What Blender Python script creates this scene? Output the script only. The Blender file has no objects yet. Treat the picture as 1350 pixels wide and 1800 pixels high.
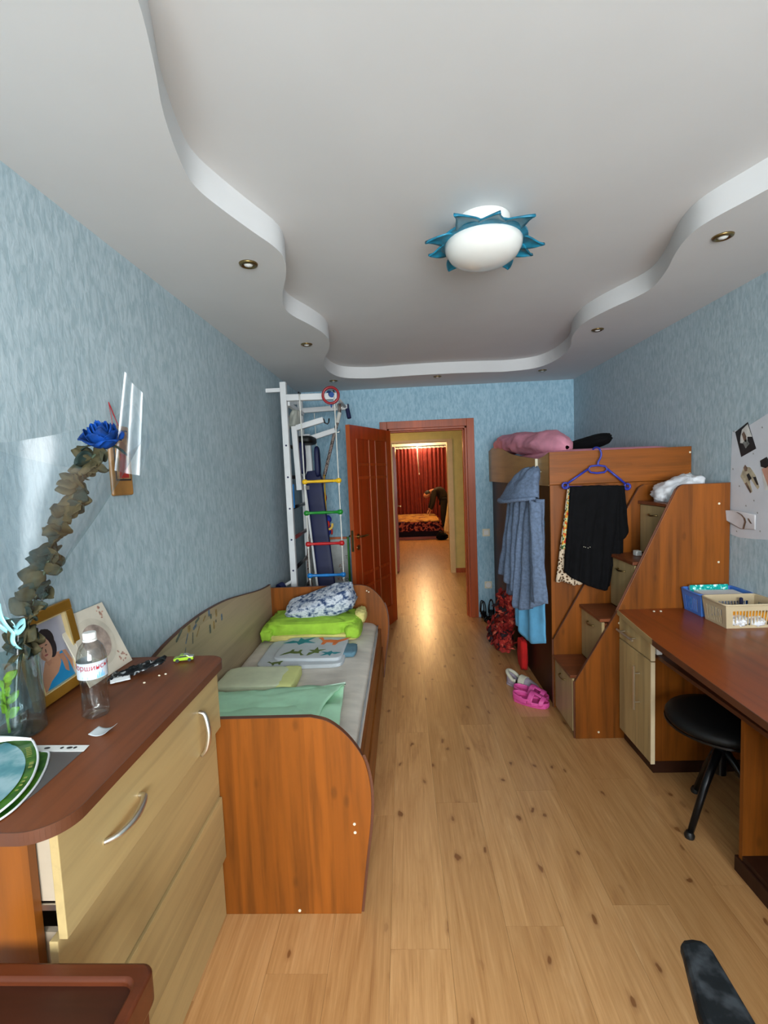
import bpy, bmesh, math, random
from math import sin, cos, pi, sqrt, atan2, radians
from mathutils import Vector, Matrix, noise

# ------------------------------------------------------------------ camera
SC = bpy.context.scene
COL = SC.collection
cam_data = bpy.data.cameras.new('camera')
cam = bpy.data.objects.new('camera', cam_data)
COL.objects.link(cam)
cam_data.sensor_fit = 'VERTICAL'
cam_data.sensor_height = 18.0
cam_data.lens = 831.0 / 1800.0 * 18.0
cam_data.clip_start = 0.02
PITCH, YAW, ROLL = -0.0777, 0.0418, -0.0416
_f = Vector((-sin(YAW) * cos(PITCH), cos(YAW) * cos(PITCH), sin(PITCH)))
_r = Vector((cos(YAW), sin(YAW), 0.0))
_u = _r.cross(_f)
_R = cos(ROLL) * _r + sin(ROLL) * _u
_U = -sin(ROLL) * _r + cos(ROLL) * _u
cam.matrix_world = Matrix(((_R.x, _U.x, -_f.x, 0), (_R.y, _U.y, -_f.y, 0), (_R.z, _U.z, -_f.z, 1.5351), (0, 0, 0, 1)))
SC.camera = cam

# ------------------------------------------------------------------ world, daylight, exposure
W = bpy.data.worlds.new('sky')
SC.world = W
W.use_nodes = True
W.node_tree.nodes['Background'].inputs[0].default_value = (0.62, 0.76, 0.95, 1)
W.node_tree.nodes['Background'].inputs[1].default_value = 1.0


def area(name, loc, rot, sx, sy, power, color):
    d = bpy.data.lights.new(name, 'AREA')
    d.shape = 'RECTANGLE'
    d.size, d.size_y = sx, sy
    d.energy = power
    d.color = color
    o = bpy.data.objects.new(name, d)
    COL.objects.link(o)
    o.location, o.rotation_euler = loc, rot
    return o


def point(name, loc, power, color, r=0.08):
    d = bpy.data.lights.new(name, 'POINT')
    d.energy, d.color, d.shadow_soft_size = power, color, r
    o = bpy.data.objects.new(name, d)
    COL.objects.link(o)
    o.location = loc
    return o


area('window_daylight', (0.4, -2.18, 1.52), (radians(90), 0, 0), 1.95, 1.5, 250, (0.93, 0.975, 1.0))
point('hall_lamp_light', (-1.3, 6.0, 2.2), 36, (1.0, 0.66, 0.26), 0.1)
SC.view_settings.view_transform = 'Standard'
SC.view_settings.look = 'None'
SC.view_settings.gamma = 1.0
SC.view_settings.use_curve_mapping = False
SC.view_settings.exposure = 0.0
SC.cycles.use_denoising = True
SC.cycles.max_bounces = 10
SC.cycles.transparent_max_bounces = 16

RND = random.Random(7)


# ------------------------------------------------------------------ materials
def lin(c):
    out = []
    for v in c[:3]:
        v = v / 255.0
        out.append(v / 12.92 if v <= 0.04045 else ((v + 0.055) / 1.055) ** 2.4)
    return (*out, 1.0)


class NT:
    def __init__(self, name):
        self.m = bpy.data.materials.new(name)
        self.m.use_nodes = True
        self.n = self.m.node_tree.nodes
        self.l = self.m.node_tree.links
        self.bsdf = self.n['Principled BSDF']

    def add(self, t, **kw):
        n = self.n.new(t)
        for k, v in kw.items():
            setattr(n, k, v)
        return n

    def link(self, a, b):
        self.l.new(a, b)

    def coord(self, scale, offset=False, gen='Object'):
        tc = self.add('ShaderNodeTexCoord')
        mp = self.add('ShaderNodeMapping')
        mp.inputs['Scale'].default_value = scale
        src = tc.outputs[gen]
        if offset:
            oi = self.add('ShaderNodeObjectInfo')
            mul = self.add('ShaderNodeMath', operation='MULTIPLY')
            mul.inputs[1].default_value = 37.0
            self.link(oi.outputs['Random'], mul.inputs[0])
            ad = self.add('ShaderNodeVectorMath', operation='ADD')
            self.link(src, ad.inputs[0])
            self.link(mul.outputs[0], ad.inputs[1])
            src = ad.outputs[0]
        self.link(src, mp.inputs['Vector'])
        return mp.outputs[0]

    def noise(self, vec, scale=1.0, detail=4.0, rough=0.55, dist=0.0):
        n = self.add('ShaderNodeTexNoise')
        n.inputs['Scale'].default_value = scale
        n.inputs['Detail'].default_value = detail
        n.inputs['Roughness'].default_value = rough
        n.inputs['Distortion'].default_value = dist
        self.link(vec, n.inputs['Vector'])
        return n.outputs['Fac']

    def ramp(self, fac, stops, interp='LINEAR'):
        r = self.add('ShaderNodeValToRGB')
        r.color_ramp.interpolation = interp
        e = r.color_ramp.elements
        while len(e) < len(stops):
            e.new(0.5)
        for el, (p, c) in zip(e, stops):
            el.position = p
            el.color = c if len(c) == 4 else lin(c)
        self.link(fac, r.inputs[0])
        return r.outputs[0]

    def mix(self, fac, a, b, mode='MIX'):
        m = self.add('ShaderNodeMix', data_type='RGBA', blend_type=mode)
        for s, v in ((m.inputs[0], fac), (m.inputs[6], a), (m.inputs[7], b)):
            if isinstance(v, (int, float)):
                s.default_value = v
            elif isinstance(v, tuple):
                s.default_value = v
            else:
                self.link(v, s)
        return m.outputs[2]

    def bump(self, h, strength, dist=0.01):
        b = self.add('ShaderNodeBump')
        b.inputs['Strength'].default_value = strength
        b.inputs['Distance'].default_value = dist
        self.link(h, b.inputs['Height'])
        self.link(b.outputs[0], self.bsdf.inputs['Normal'])

    def color(self, c):
        if isinstance(c, tuple):
            self.bsdf.inputs['Base Color'].default_value = c
        else:
            self.link(c, self.bsdf.inputs['Base Color'])

    def set(self, rough=0.5, metal=0.0, coat=0.0, spec=0.5, coat_rough=0.1):
        i = self.bsdf.inputs
        i['Roughness'].default_value = rough
        i['Metallic'].default_value = metal
        i['Coat Weight'].default_value = coat
        i['Coat Roughness'].default_value = coat_rough
        i['Specular IOR Level'].default_value = spec


def shade(c, k):
    return tuple(max(0, min(255, v * k)) for v in c)


def plain(name, c, rough=0.5, metal=0.0, var=0.08, scale=9.0, bump=0.0, bscale=60.0, stretch=(1, 1, 1), coat=0.0, spec=0.5):
    t = NT(name)
    v = t.coord(stretch)
    f = t.noise(v, scale)
    t.color(t.ramp(f, [(0.3, shade(c, 1 - var)), (0.7, shade(c, 1 + var))]))
    t.set(rough, metal, coat, spec)
    if bump:
        t.bump(t.noise(v, bscale, 3), bump, 0.003)
    return t.m


def wood(name, base, axis='z', dark=0.72, light=1.12, rough=0.38, band=0.085, knots=True, coat=0.0, bandvar=0.10, offset=True):
    """laminate with long grain along the axis and the slightly different staves of a printed board"""
    t = NT(name)
    k = 'xyz'.index(axis)
    s = [22.0, 22.0, 22.0]
    s[k] = 1.3
    v = t.coord(tuple(s), offset)
    f = t.noise(v, 1.0, 6, 0.6, 0.25)
    grain = t.ramp(f, [(0.28, shade(base, dark)), (0.5, base), (0.75, shade(base, light))])
    sepc = t.add('ShaderNodeSeparateXYZ')
    t.link(t.coord((1, 1, 1), False), sepc.inputs[0])
    a_, b_ = [sepc.outputs[i] for i in range(3) if i != k]
    sm = t.add('ShaderNodeMath', operation='ADD')
    t.link(a_, sm.inputs[0])
    t.link(b_, sm.inputs[1])
    oi = t.add('ShaderNodeObjectInfo')
    sm2 = t.add('ShaderNodeMath', operation='MULTIPLY_ADD')
    sm2.inputs[1].default_value = 1.0 / band
    t.link(sm.outputs[0], sm2.inputs[0])
    t.link(oi.outputs['Random'], sm2.inputs[2])
    fl_ = t.add('ShaderNodeMath', operation='FLOOR')
    t.link(sm2.outputs[0], fl_.inputs[0])
    wn = t.add('ShaderNodeTexWhiteNoise', noise_dimensions='1D')
    t.link(fl_.outputs[0], wn.inputs['W'])
    tone = t.ramp(wn.outputs['Value'], [(0.0, (255 * (1 - 1.5 * bandvar),) * 3), (1.0, (255, 255, 255))])
    col = t.mix(1.0, grain, tone, 'MULTIPLY')
    if knots:
        s3 = [9.0, 9.0, 9.0]
        s3[k] = 4.0
        v3 = t.coord(tuple(s3), offset)
        kv = t.add('ShaderNodeTexVoronoi', feature='F1')
        kv.inputs['Scale'].default_value = 0.9
        t.link(v3, kv.inputs['Vector'])
        km = t.ramp(kv.outputs['Distance'], [(0.05, (255, 255, 255)), (0.11, (0, 0, 0))])
        col = t.mix(t.mul(km, 0.4) if hasattr(t, 'mul') else km, col, lin(shade(base, 0.5)))
    t.color(col)
    t.set(rough, 0.0, coat, 0.3)
    return t.m


def _mul(self, a, k):
    m = self.add('ShaderNodeMath', operation='MULTIPLY')
    self.link(a, m.inputs[0])
    m.inputs[1].default_value = k
    return m.outputs[0]


NT.mul = _mul


def floor_mat(name):
    t = NT(name)
    v = t.coord((9.0, 0.9, 9.0), True)
    f = t.noise(v, 1.0, 6, 0.65, 2.6)
    c = t.ramp(f, [(0.22, (150, 98, 54)), (0.45, (198, 147, 92)), (0.58, (208, 158, 103)), (0.75, (228, 182, 130))])
    fine = t.noise(t.coord((130.0, 4.0, 1.0), True), 1.0, 3, 0.6)
    c = t.mix(0.35, c, t.ramp(fine, [(0.3, (165, 117, 68)), (0.7, (224, 176, 122))]))
    oi = t.add('ShaderNodeObjectInfo')
    tone = t.ramp(oi.outputs['Random'], [(0.0, (236, 232, 226)), (1.0, (255, 255, 255))])
    c = t.mix(1.0, c, tone, 'MULTIPLY')
    kv = t.add('ShaderNodeTexVoronoi', feature='F1')
    kv.voronoi_dimensions = '2D'
    kv.inputs['Scale'].default_value = 1.0
    kc = t.coord((6.2, 3.4, 6.2), True)
    wob = t.add('ShaderNodeTexNoise')
    wob.inputs['Scale'].default_value = 4.0
    t.link(kc, wob.inputs['Vector'])
    ad = t.add('ShaderNodeVectorMath', operation='MULTIPLY_ADD')
    ad.inputs[1].default_value = (0.22, 0.22, 0.0)
    t.link(wob.outputs['Color'], ad.inputs[0])
    t.link(kc, ad.inputs[2])
    t.link(ad.outputs[0], kv.inputs['Vector'])
    sep = t.add('ShaderNodeSeparateColor')
    t.link(kv.outputs['Color'], sep.inputs[0])
    size = t.ramp(sep.outputs[1], [(0.22, (0, 0, 0)), (0.5, (255, 255, 255))])
    km = t.ramp(kv.outputs['Distance'], [(0.035, (255, 255, 255)), (0.055, (150, 150, 150)), (0.12, (0, 0, 0))])
    kk = t.mix(1.0, km, size, 'MULTIPLY')
    c = t.mix(t.mul(kk, 0.8), c, lin((112, 62, 24)))
    t.color(c)
    t.set(0.34, 0, 0.25, 0.5, 0.22)
    return t.m


def wallpaper(name, c1, c2, bump=0.35):
    t = NT(name)
    v = t.coord((1.0, 1.0, 0.33))
    f = t.noise(v, 55.0, 3, 0.6, 0.6)
    big = t.noise(t.coord((1, 1, 1)), 3.0, 2)
    c = t.ramp(f, [(0.36, c1), (0.62, c2)])
    c = t.mix(0.12, c, t.ramp(big, [(0.3, shade(c1, 0.92)), (0.7, c2)]))
    t.color(c)
    t.set(0.75, 0, 0, 0.25)
    t.bump(f, bump, 0.004)
    return t.m


def emis(name, c, strength):
    t = NT(name)
    t.color(lin(c))
    t.bsdf.inputs['Emission Color'].default_value = lin(c)
    t.bsdf.inputs['Emission Strength'].default_value = strength
    return t.m


def clear(name, tint=(255, 255, 255), gloss=0.1, rough=0.06, fac=0.10, edge=0.45):
    """thin clear film or glass wall: see-through with a fresnel sheen"""
    t = NT(name)
    out = t.n['Material Output']
    t.n.remove(t.bsdf)
    tr = t.add('ShaderNodeBsdfTransparent')
    tr.inputs[0].default_value = lin(tint)
    gl = t.add('ShaderNodeBsdfGlossy')
    gl.inputs['Roughness'].default_value = rough
    lw = t.add('ShaderNodeLayerWeight')
    lw.inputs[0].default_value = 0.35
    mr = t.add('ShaderNodeMapRange')
    mr.inputs[3].default_value = fac
    mr.inputs[4].default_value = edge
    t.link(lw.outputs['Facing'], mr.inputs[0])
    mx = t.add('ShaderNodeMixShader')
    t.link(mr.outputs[0], mx.inputs[0])
    t.link(tr.outputs[0], mx.inputs[1])
    t.link(gl.outputs[0], mx.inputs[2])
    t.link(mx.outputs[0], out.inputs[0])
    return t.m


def blotch(name, stops, scale=14.0, rough=0.9, interp='CONSTANT', detail=1.0, stretch=(1, 1, 1), feature=None, bump=0.0):
    """printed cloth: coloured blotches"""
    t = NT(name)
    v = t.coord(stretch)
    if feature:
        vo = t.add('ShaderNodeTexVoronoi', feature=feature)
        vo.inputs['Scale'].default_value = scale
        t.link(v, vo.inputs['Vector'])
        f = vo.outputs['Distance']
    else:
        f = t.noise(v, scale, detail)
    t.color(t.ramp(f, stops, interp))
    t.set(rough, 0, 0, 0.2)
    if bump:
        t.bump(t.noise(v, 90, 2), bump, 0.002)
    return t.m


M = {}
M['wall'] = wallpaper('blue_wallpaper', (154, 175, 183), (181, 198, 205))
M['wall_back'] = wallpaper('blue_wallpaper_far', (142, 182, 202), (172, 206, 222), 0.25)
M['ceiling'] = plain('white_ceiling_paint', (212, 213, 213), 0.8, var=0.012, scale=2.0, spec=0.2)
M['floor'] = floor_mat('oak_laminate')
M['subfloor'] = plain('dark_subfloor', (120, 84, 48), 0.6)
M['cherry'] = wood('cherry_laminate', (140, 77, 22), 'z')
M['cherry_x'] = wood('cherry_laminate_lying', (140, 77, 22), 'x')
M['cherry_y'] = wood('cherry_laminate_deep', (140, 77, 22), 'y')
M['top'] = wood('brown_worktop', (122, 66, 34), 'y', 0.82, 1.06, 0.45, 0.2, False, 0.0, 0.05)
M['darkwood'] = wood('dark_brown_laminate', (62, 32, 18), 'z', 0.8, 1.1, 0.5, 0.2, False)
M['edge'] = plain('brown_edge_band', (92, 52, 32), 0.4)
M['maple'] = wood('maple_laminate', (206, 178, 134), 'x', 0.9, 1.05, 0.4, 0.12, False, 0, 0.07)
M['maple_y'] = wood('maple_laminate_lying', (186, 160, 110), 'y', 0.9, 1.05, 0.4, 0.12, False, 0, 0.07)
M['maple_z'] = wood('maple_laminate_upright', (196, 172, 124), 'z', 0.88, 1.06, 0.4, 0.09, False, 0, 0.08)
M['door'] = wood('red_door_veneer', (176, 62, 18), 'z', 0.8, 1.12, 0.3, 0.15, False, 0.2)
M['doorframe'] = wood('door_casing_veneer', (184, 86, 42), 'z', 0.85, 1.08, 0.35, 0.12, False)
M['white_metal'] = plain('white_powder_coat', (214, 216, 216), 0.35, var=0.02)
M['chrome'] = plain('brushed_steel', (222, 219, 210), 0.34, 1.0, var=0.03)
M['brass'] = plain('antique_brass', (150, 128, 84), 0.3, 1.0, var=0.05)
M['white'] = plain('white_plastic', (232, 232, 228), 0.4, var=0.02)
M['cream'] = plain('cream_plastic', (224, 216, 190), 0.4, var=0.02)
M['black'] = plain('black_plastic', (20, 21, 22), 0.45, var=0.1)
M['blacksoft'] = plain('black_cloth', (13, 13, 15), 0.95, var=0.2, scale=30, spec=0.15)
M['gold'] = plain('gold_paint', (176, 126, 44), 0.32, 0.55, var=0.06)
M['navy'] = plain('navy_vinyl', (11, 22, 66), 0.6, var=0.08)
M['bluegrip'] = plain('blue_foam_grip', (22, 74, 150), 0.6)
M['red'] = plain('red_plastic', (190, 28, 30), 0.35)
M['yellow'] = plain('yellow_plastic', (236, 186, 24), 0.35, var=0.03)
M['green'] = plain('green_plastic', (22, 132, 40), 0.35)
M['blue'] = plain('sky_blue_plastic', (26, 122, 196), 0.35)
M['rope'] = plain('white_rope', (214, 214, 206), 0.9)
M['glassblue'] = plain('turquoise_glass', (24, 112, 140), 0.4, var=0.28, scale=18, coat=0.1)
M['opal'] = plain('opal_white_glass', (226, 227, 222), 0.22, var=0.01, coat=0.3)
M['print_dark'] = plain('dark_print', (40, 38, 40), 0.6, var=0.3, scale=40)
M['paper'] = plain('white_paper', (226, 228, 230), 0.8, var=0.02)


# ------------------------------------------------------------------ mesh builder
class B:
    def __init__(self):
        self.v, self.f, self.mi = [], [], []

    def add(self, vs, fs, mi=0):
        o = len(self.v)
        self.v += [tuple(p) for p in vs]
        self.f += [tuple(i + o for i in f) for f in fs]
        self.mi += [mi] * len(fs)
        return self

    def box(self, x0, x1, y0, y1, z0, z1, mi=0):
        vs = [(x, y, z) for x in (x0, x1) for y in (y0, y1) for z in (z0, z1)]
        return self.add(vs, [(0, 1, 3, 2), (4, 6, 7, 5), (0, 4, 5, 1), (2, 3, 7, 6), (0, 2, 6, 4), (1, 5, 7, 3)], mi)

    def prism(self, pts, plane, a, b, mi=0):
        """outline pts in plane 'xz','yz' or 'xy', extruded along the third axis from a to b"""
        def P(p, t):
            if plane == 'xz':
                return (p[0], t, p[1])
            if plane == 'yz':
                return (t, p[0], p[1])
            return (p[0], p[1], t)
        n = len(pts)
        vs = [P(p, a) for p in pts] + [P(p, b) for p in pts]
        fs = [tuple(range(n)), tuple(range(2 * n - 1, n - 1, -1))]
        fs += [(i, i + n, (i + 1) % n + n, (i + 1) % n) for i in range(n)]
        return self.add(vs, fs, mi)

    def tube(self, pts, r, n=8, closed=False, mi=0, flat=None):
        pts = [Vector(p) for p in pts]
        m = len(pts)
        rs = r if isinstance(r, (list, tuple)) else [r] * m
        t0 = (pts[1] - pts[0]).normalized()
        up = Vector((0, 0, 1)) if abs(t0.z) < 0.9 else Vector((1, 0, 0))
        nrm = t0.cross(up).normalized()
        vs, fs = [], []
        for i, p in enumerate(pts):
            if closed:
                t = (pts[(i + 1) % m] - pts[i - 1]).normalized()
            else:
                t = (pts[min(i + 1, m - 1)] - pts[max(i - 1, 0)]).normalized()
            nrm = (nrm - t * nrm.dot(t)).normalized()
            bn = t.cross(nrm)
            for k in range(n):
                a = 2 * pi * (k + 0.5) / n
                q = p + rs[i] * (cos(a) * nrm + sin(a) * bn * (flat or 1.0))
                vs.append(q)
        seg = m if closed else m - 1
        for i in range(seg):
            j = (i + 1) % m
            for k in range(n):
                l = (k + 1) % n
                fs.append((i * n + k, i * n + l, j * n + l, j * n + k))
        if not closed:
            fs.append(tuple(range(n - 1, -1, -1)))
            fs.append(tuple((m - 1) * n + k for k in range(n)))
        return self.add(vs, fs, mi)

    def bar(self, a, b, w, h=None, mi=0):
        """square section bar from a to b"""
        a, b = Vector(a), Vector(b)
        h = h or w
        t = (b - a).normalized()
        up = Vector((0, 0, 1)) if abs(t.z) < 0.9 else Vector((0, 1, 0))
        s = t.cross(up).normalized()
        u = s.cross(t)
        vs = [p + s * sx * w / 2 + u * sz * h / 2 for p in (a, b) for sx, sz in ((-1, -1), (1, -1), (1, 1), (-1, 1))]
        return self.add(vs, [(3, 2, 1, 0), (4, 5, 6, 7), (0, 1, 5, 4), (1, 2, 6, 5), (2, 3, 7, 6), (3, 0, 4, 7)], mi)

    def lathe(self, prof, c=(0, 0, 0), n=24, mi=0, axis='z', cap=True):
        vs, fs = [], []
        m = len(prof)
        for r, z in prof:
            for k in range(n):
                a = 2 * pi * k / n
                p = (r * cos(a), r * sin(a), z)
                if axis == 'x':
                    p = (p[2], p[0], p[1])
                elif axis == 'y':
                    p = (p[1], p[2], p[0])
                vs.append((p[0] + c[0], p[1] + c[1], p[2] + c[2]))
        for i in range(m - 1):
            for k in range(n):
                l = (k + 1) % n
                fs.append((i * n + k, i * n + l, (i + 1) * n + l, (i + 1) * n + k))
        if cap:
            if prof[0][0] > 1e-5:
                fs.append(tuple(range(n - 1, -1, -1)))
            if prof[-1][0] > 1e-5:
                fs.append(tuple((m - 1) * n + k for k in range(n)))
        return self.add(vs, fs, mi)

    def ell(self, c, r, nu=16, nv=10, e=1.0, fn=None, mi=0, rot=None):
        """ellipsoid; e<1 squares it; fn(unit)->scale"""
        if isinstance(r, (int, float)):
            r = (r, r, r)
        def sp(x):
            return math.copysign(abs(x) ** e, x)
        vs, fs = [], []
        for i in range(nv + 1):
            th = -pi / 2 + pi * i / nv
            for k in range(nu):
                ph = 2 * pi * k / nu
                p = Vector((sp(cos(th)) * sp(cos(ph)), sp(cos(th)) * sp(sin(ph)), sp(sin(th))))
                s = fn(p) if fn else 1.0
                q = Vector((p.x * r[0] * s, p.y * r[1] * s, p.z * r[2] * s))
                if rot:
                    q = rot @ q
                vs.append((q.x + c[0], q.y + c[1], q.z + c[2]))
        for i in range(nv):
            for k in range(nu):
                l = (k + 1) % nu
                fs.append((i * nu + k, i * nu + l, (i + 1) * nu + l, (i + 1) * nu + k))
        return self.add(vs, fs, mi)

    def grid(self, fn, nu, nv, closed=False, mi=0):
        vs, fs = [], []
        w = nu if closed else nu + 1
        for j in range(nv + 1):
            for i in range(w):
                vs.append(tuple(fn(i / nu, j / nv)))
        for j in range(nv):
            for i in range(nu):
                a, b = j * w + i, j * w + (i + 1) % w
                fs.append((a, b, b + w, a + w))
        return self.add(vs, fs, mi)

    def text(self, s, size, fn, depth=0.0, mi=0, align='CENTER'):
        """lettering; fn maps flat (x,y,z) of the text to a place"""
        cu = bpy.data.curves.new('txt', 'FONT')
        cu.body, cu.size, cu.align_x, cu.align_y, cu.extrude = s, size, align, 'CENTER', depth
        cu.resolution_u = 3
        o = bpy.data.objects.new('txt', cu)
        COL.objects.link(o)
        dg = bpy.context.evaluated_depsgraph_get()
        me = bpy.data.meshes.new_from_object(o.evaluated_get(dg))
        self.add([fn(*v.co) for v in me.vertices], [tuple(p.vertices) for p in me.polygons], mi)
        bpy.data.objects.remove(o)
        bpy.data.curves.remove(cu)
        bpy.data.meshes.remove(me)
        return self

    def build(self, name, mats, parent=None, smooth=False, bevel=0.0, solid=0.0, subd=0, fix=True, seg=2, offset=0.0):
        off = Vector((0, 0, 0))
        p = parent
        while p is not None:
            off += p.location
            p = p.parent
        me = bpy.data.meshes.new(name)
        me.from_pydata([(Vector(v) - off)[:] for v in self.v], [], self.f)
        mats = mats if isinstance(mats, (list, tuple)) else [mats]
        for m in mats:
            me.materials.append(m)
        if len(mats) > 1:
            me.polygons.foreach_set('material_index', self.mi)
        if fix:
            bm = bmesh.new()
            bm.from_mesh(me)
            bmesh.ops.remove_doubles(bm, verts=bm.verts, dist=1e-6)
            bmesh.ops.recalc_face_normals(bm, faces=bm.faces)
            bm.to_mesh(me)
            bm.free()
        if smooth:
            me.polygons.foreach_set('use_smooth', [True] * len(me.polygons))
            if smooth is not True:
                me.set_sharp_from_angle(angle=radians(smooth))
        me.update()
        o = bpy.data.objects.new(name, me)
        COL.objects.link(o)
        o.parent = parent
        if solid:
            md = o.modifiers.new('thickness', 'SOLIDIFY')
            md.thickness, md.offset = solid, offset
        if bevel:
            md = o.modifiers.new('bevel', 'BEVEL')
            md.width, md.segments, md.limit_method, md.angle_limit = bevel, seg, 'ANGLE', radians(40)
        if subd:
            md = o.modifiers.new('smooth', 'SUBSURF')
            md.levels = md.render_levels = subd
        return o


def thing(name, label, cat, loc=(0, 0, 0), group=None, kind=None):
    o = bpy.data.objects.new(name, None)
    COL.objects.link(o)
    o.location = loc
    o.empty_display_size = 0.1
    return tag(o, label, cat, group, kind)


def tag(o, label=None, cat=None, group=None, kind=None):
    for k, v in (('label', label), ('category', cat), ('group', group), ('kind', kind)):
        if v:
            o[k] = v
    return o


def struct(o, label=None):
    o['kind'] = 'structure'
    if label:
        o['label'] = label
    return o


def dup(o, parent=None):
    c = o.copy()
    COL.objects.link(c)
    c.parent = parent
    for ch in list(o.children):
        dup(ch, c)
    return c


def wob(p, s, seed=0.0):
    return noise.noise(Vector((p[0] * s + seed, p[1] * s - seed, p[2] * s + 2 * seed)))


def lerp(a, b, t):
    return a + (b - a) * t


def poly(pts, t):
    """point at parameter t of a polyline with even parameter spacing"""
    n = len(pts) - 1
    x = min(max(t, 0), 1) * n
    i = min(int(x), n - 1)
    k = x - i
    return [lerp(a, b, k) for a, b in zip(pts[i], pts[i + 1])]


def spline(pts, per=6, closed=False):
    P = [Vector(p) for p in pts]
    n = len(P)
    out = []
    rng = range(n if closed else n - 1)
    for i in rng:
        a = P[(i - 1) % n] if closed else P[max(i - 1, 0)]
        b, c = P[i], P[(i + 1) % n]
        d = P[(i + 2) % n] if closed else P[min(i + 2, n - 1)]
        for k in range(per):
            t = k / per
            out.append(0.5 * ((2 * b) + (c - a) * t + (2 * a - 5 * b + 4 * c - d) * t * t + (3 * b - a - 3 * c + d) * t ** 3))
    if not closed:
        out.append(P[-1])
    return out


def drape(org, ex, en, top, bot, nu=36, nv=30, bulge=0.02, pleat=0.008, folds=5, seed=0.0, grow=True):
    """hanging cloth between a top and a bottom line given as (s, z) in the upright plane org + ex*s"""
    def fn(u, v):
        a, b = poly(top, u), poly(bot, u)
        s, z = lerp(a[0], b[0], v), lerp(a[1], b[1], v)
        k = (0.25 + 0.75 * v) if grow else 1.0
        d = bulge * sin(pi * u) ** 0.6 + pleat * k * sin(2 * pi * folds * u + 2.0 * noise.noise(Vector((u * 3, v * 1.5, seed))))
        d += 0.006 * noise.noise(Vector((u * 7 + seed, v * 7, seed)))
        return (org[0] + ex[0] * s + en[0] * d, org[1] + ex[1] * s + en[1] * d, z + 0.004 * noise.noise(Vector((u * 9, seed, v))))
    return B().grid(fn, nu, nv)


def sheet(corners, nu=30, nv=20, amp=0.008, freq=9.0, seed=0.0, crown=0.0, extra=None):
    """cloth lying over four corners (p00,p10,p11,p01)"""
    a, b, c, d = [Vector(p) for p in corners]
    def fn(u, v):
        p = a * (1 - u) * (1 - v) + b * u * (1 - v) + c * u * v + d * (1 - u) * v
        h = amp * (noise.noise(Vector((u * freq + seed, v * freq, seed))) + 0.5 * noise.noise(Vector((u * freq * 2.3, v * freq * 2.3 + seed, 3)))) + crown * (4 * u * (1 - u)) * (4 * v * (1 - v)) ** 0.5
        q = Vector((p.x + amp * 0.6 * noise.noise(Vector((u * 5, v * 5, seed + 9))), p.y + amp * 0.6 * noise.noise(Vector((u * 5 + 4, v * 5, seed))), p.z + h))
        if extra:
            q += Vector(extra(u, v))
        return q
    return B().grid(fn, nu, nv)


def soft(c, r, e=0.45, amp=0.06, freq=3.0, seed=0.0, rot=None, nu=40, nv=24, mi=0):
    def f(p):
        return 1 + amp * noise.noise(p * freq + Vector((seed, 2 * seed, -seed))) + 0.6 * amp * noise.noise(p * freq * 2.7 + Vector((seed, seed, seed))) + 0.35 * amp * noise.noise(p * freq * 6.5 + Vector((seed, -seed, 2)))
    return B().ell(c, r, nu, nv, e, f, mi, rot)


# ------------------------------------------------------------------ room
XL, XR, YB, YF = -1.047, 1.763, 4.934, -2.0
CX = 0.358
ZS, ZC = 2.421, 2.522

o = B().box(XL - .05, XR + .05, YF - .05, YB + .13, -0.06, -0.008).build('floor', M['subfloor'])
struct(o, 'oak laminate floor of the room')
FLOOR = o
hall_floor = struct(B().box(-2.2, 2.8, YB + .13, 13.4, -0.06, -0.008).build('floor_hall', M['subfloor']), 'oak laminate floor running through hall and bedroom')


def plank_mesh(x0, x1, y0, y1):
    b = B()
    e = 0.0006
    b.box(x0 + e / 2, x1 - e / 2, y0 + e / 2, y1 - e / 2, -0.008, 0.0)
    return b


PW, PL = 0.194, 1.29
shared = None
col_i = 0
x = XL - 0.02
while x < XR + 0.02:
    off = (0.47 * PL * col_i) % PL
    y = YF - off
    while y < YB + 0.13:
        y0, y1 = max(y, YF - .02), min(y + PL, YB + 0.13)
        x1 = min(x + PW, XR + 0.02)
        if y1 - y0 > 0.02 and y1 > 0.9:
            if abs(y1 - y0 - PL) < 1e-6 and abs(x1 - x - PW) < 1e-6:
                if shared is None:
                    pb = plank_mesh(-PW / 2, PW / 2, -PL / 2, PL / 2)
                    first = pb.build('plank', M['floor'], FLOOR)
                    shared = first
                    first.location = (x + PW / 2, y + PL / 2, 0)
                else:
                    c = shared.copy()
                    COL.objects.link(c)
                    c.location = (x + PW / 2, y + PL / 2, 0)
            else:
                cx, cy = (x + x1) / 2, (y0 + y1) / 2
                c = plank_mesh(x - cx, x1 - cx, y0 - cy, y1 - cy).build('plank', M['floor'], FLOOR)
                c.location = (cx, cy, 0)
        y += PL
    x += PW
    col_i += 1
B().box(XL, XR, YF, 0.9, -0.008, -0.0002).build('board_area', M['floor'], FLOOR)
x = -0.79
col_i = 0
while x < 1.25:
    y = YB + 0.13 - (0.31 * PL * col_i) % PL
    while y < 13.3:
        y0 = max(y, YB + 0.1302)
        if y0 < y + PL - 0.02:
            if y0 == y:
                c = shared.copy()
                COL.objects.link(c)
                c.parent = hall_floor
                c.location = (x + PW / 2, y + PL / 2, 0)
            else:
                cy = (y0 + y + PL) / 2
                c = plank_mesh(-PW / 2, PW / 2, y0 - cy, y + PL - cy).build('plank', M['floor'], hall_floor)
                c.location = (x + PW / 2, cy, 0)
        y += PL
    x += PW
    col_i += 1

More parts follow.
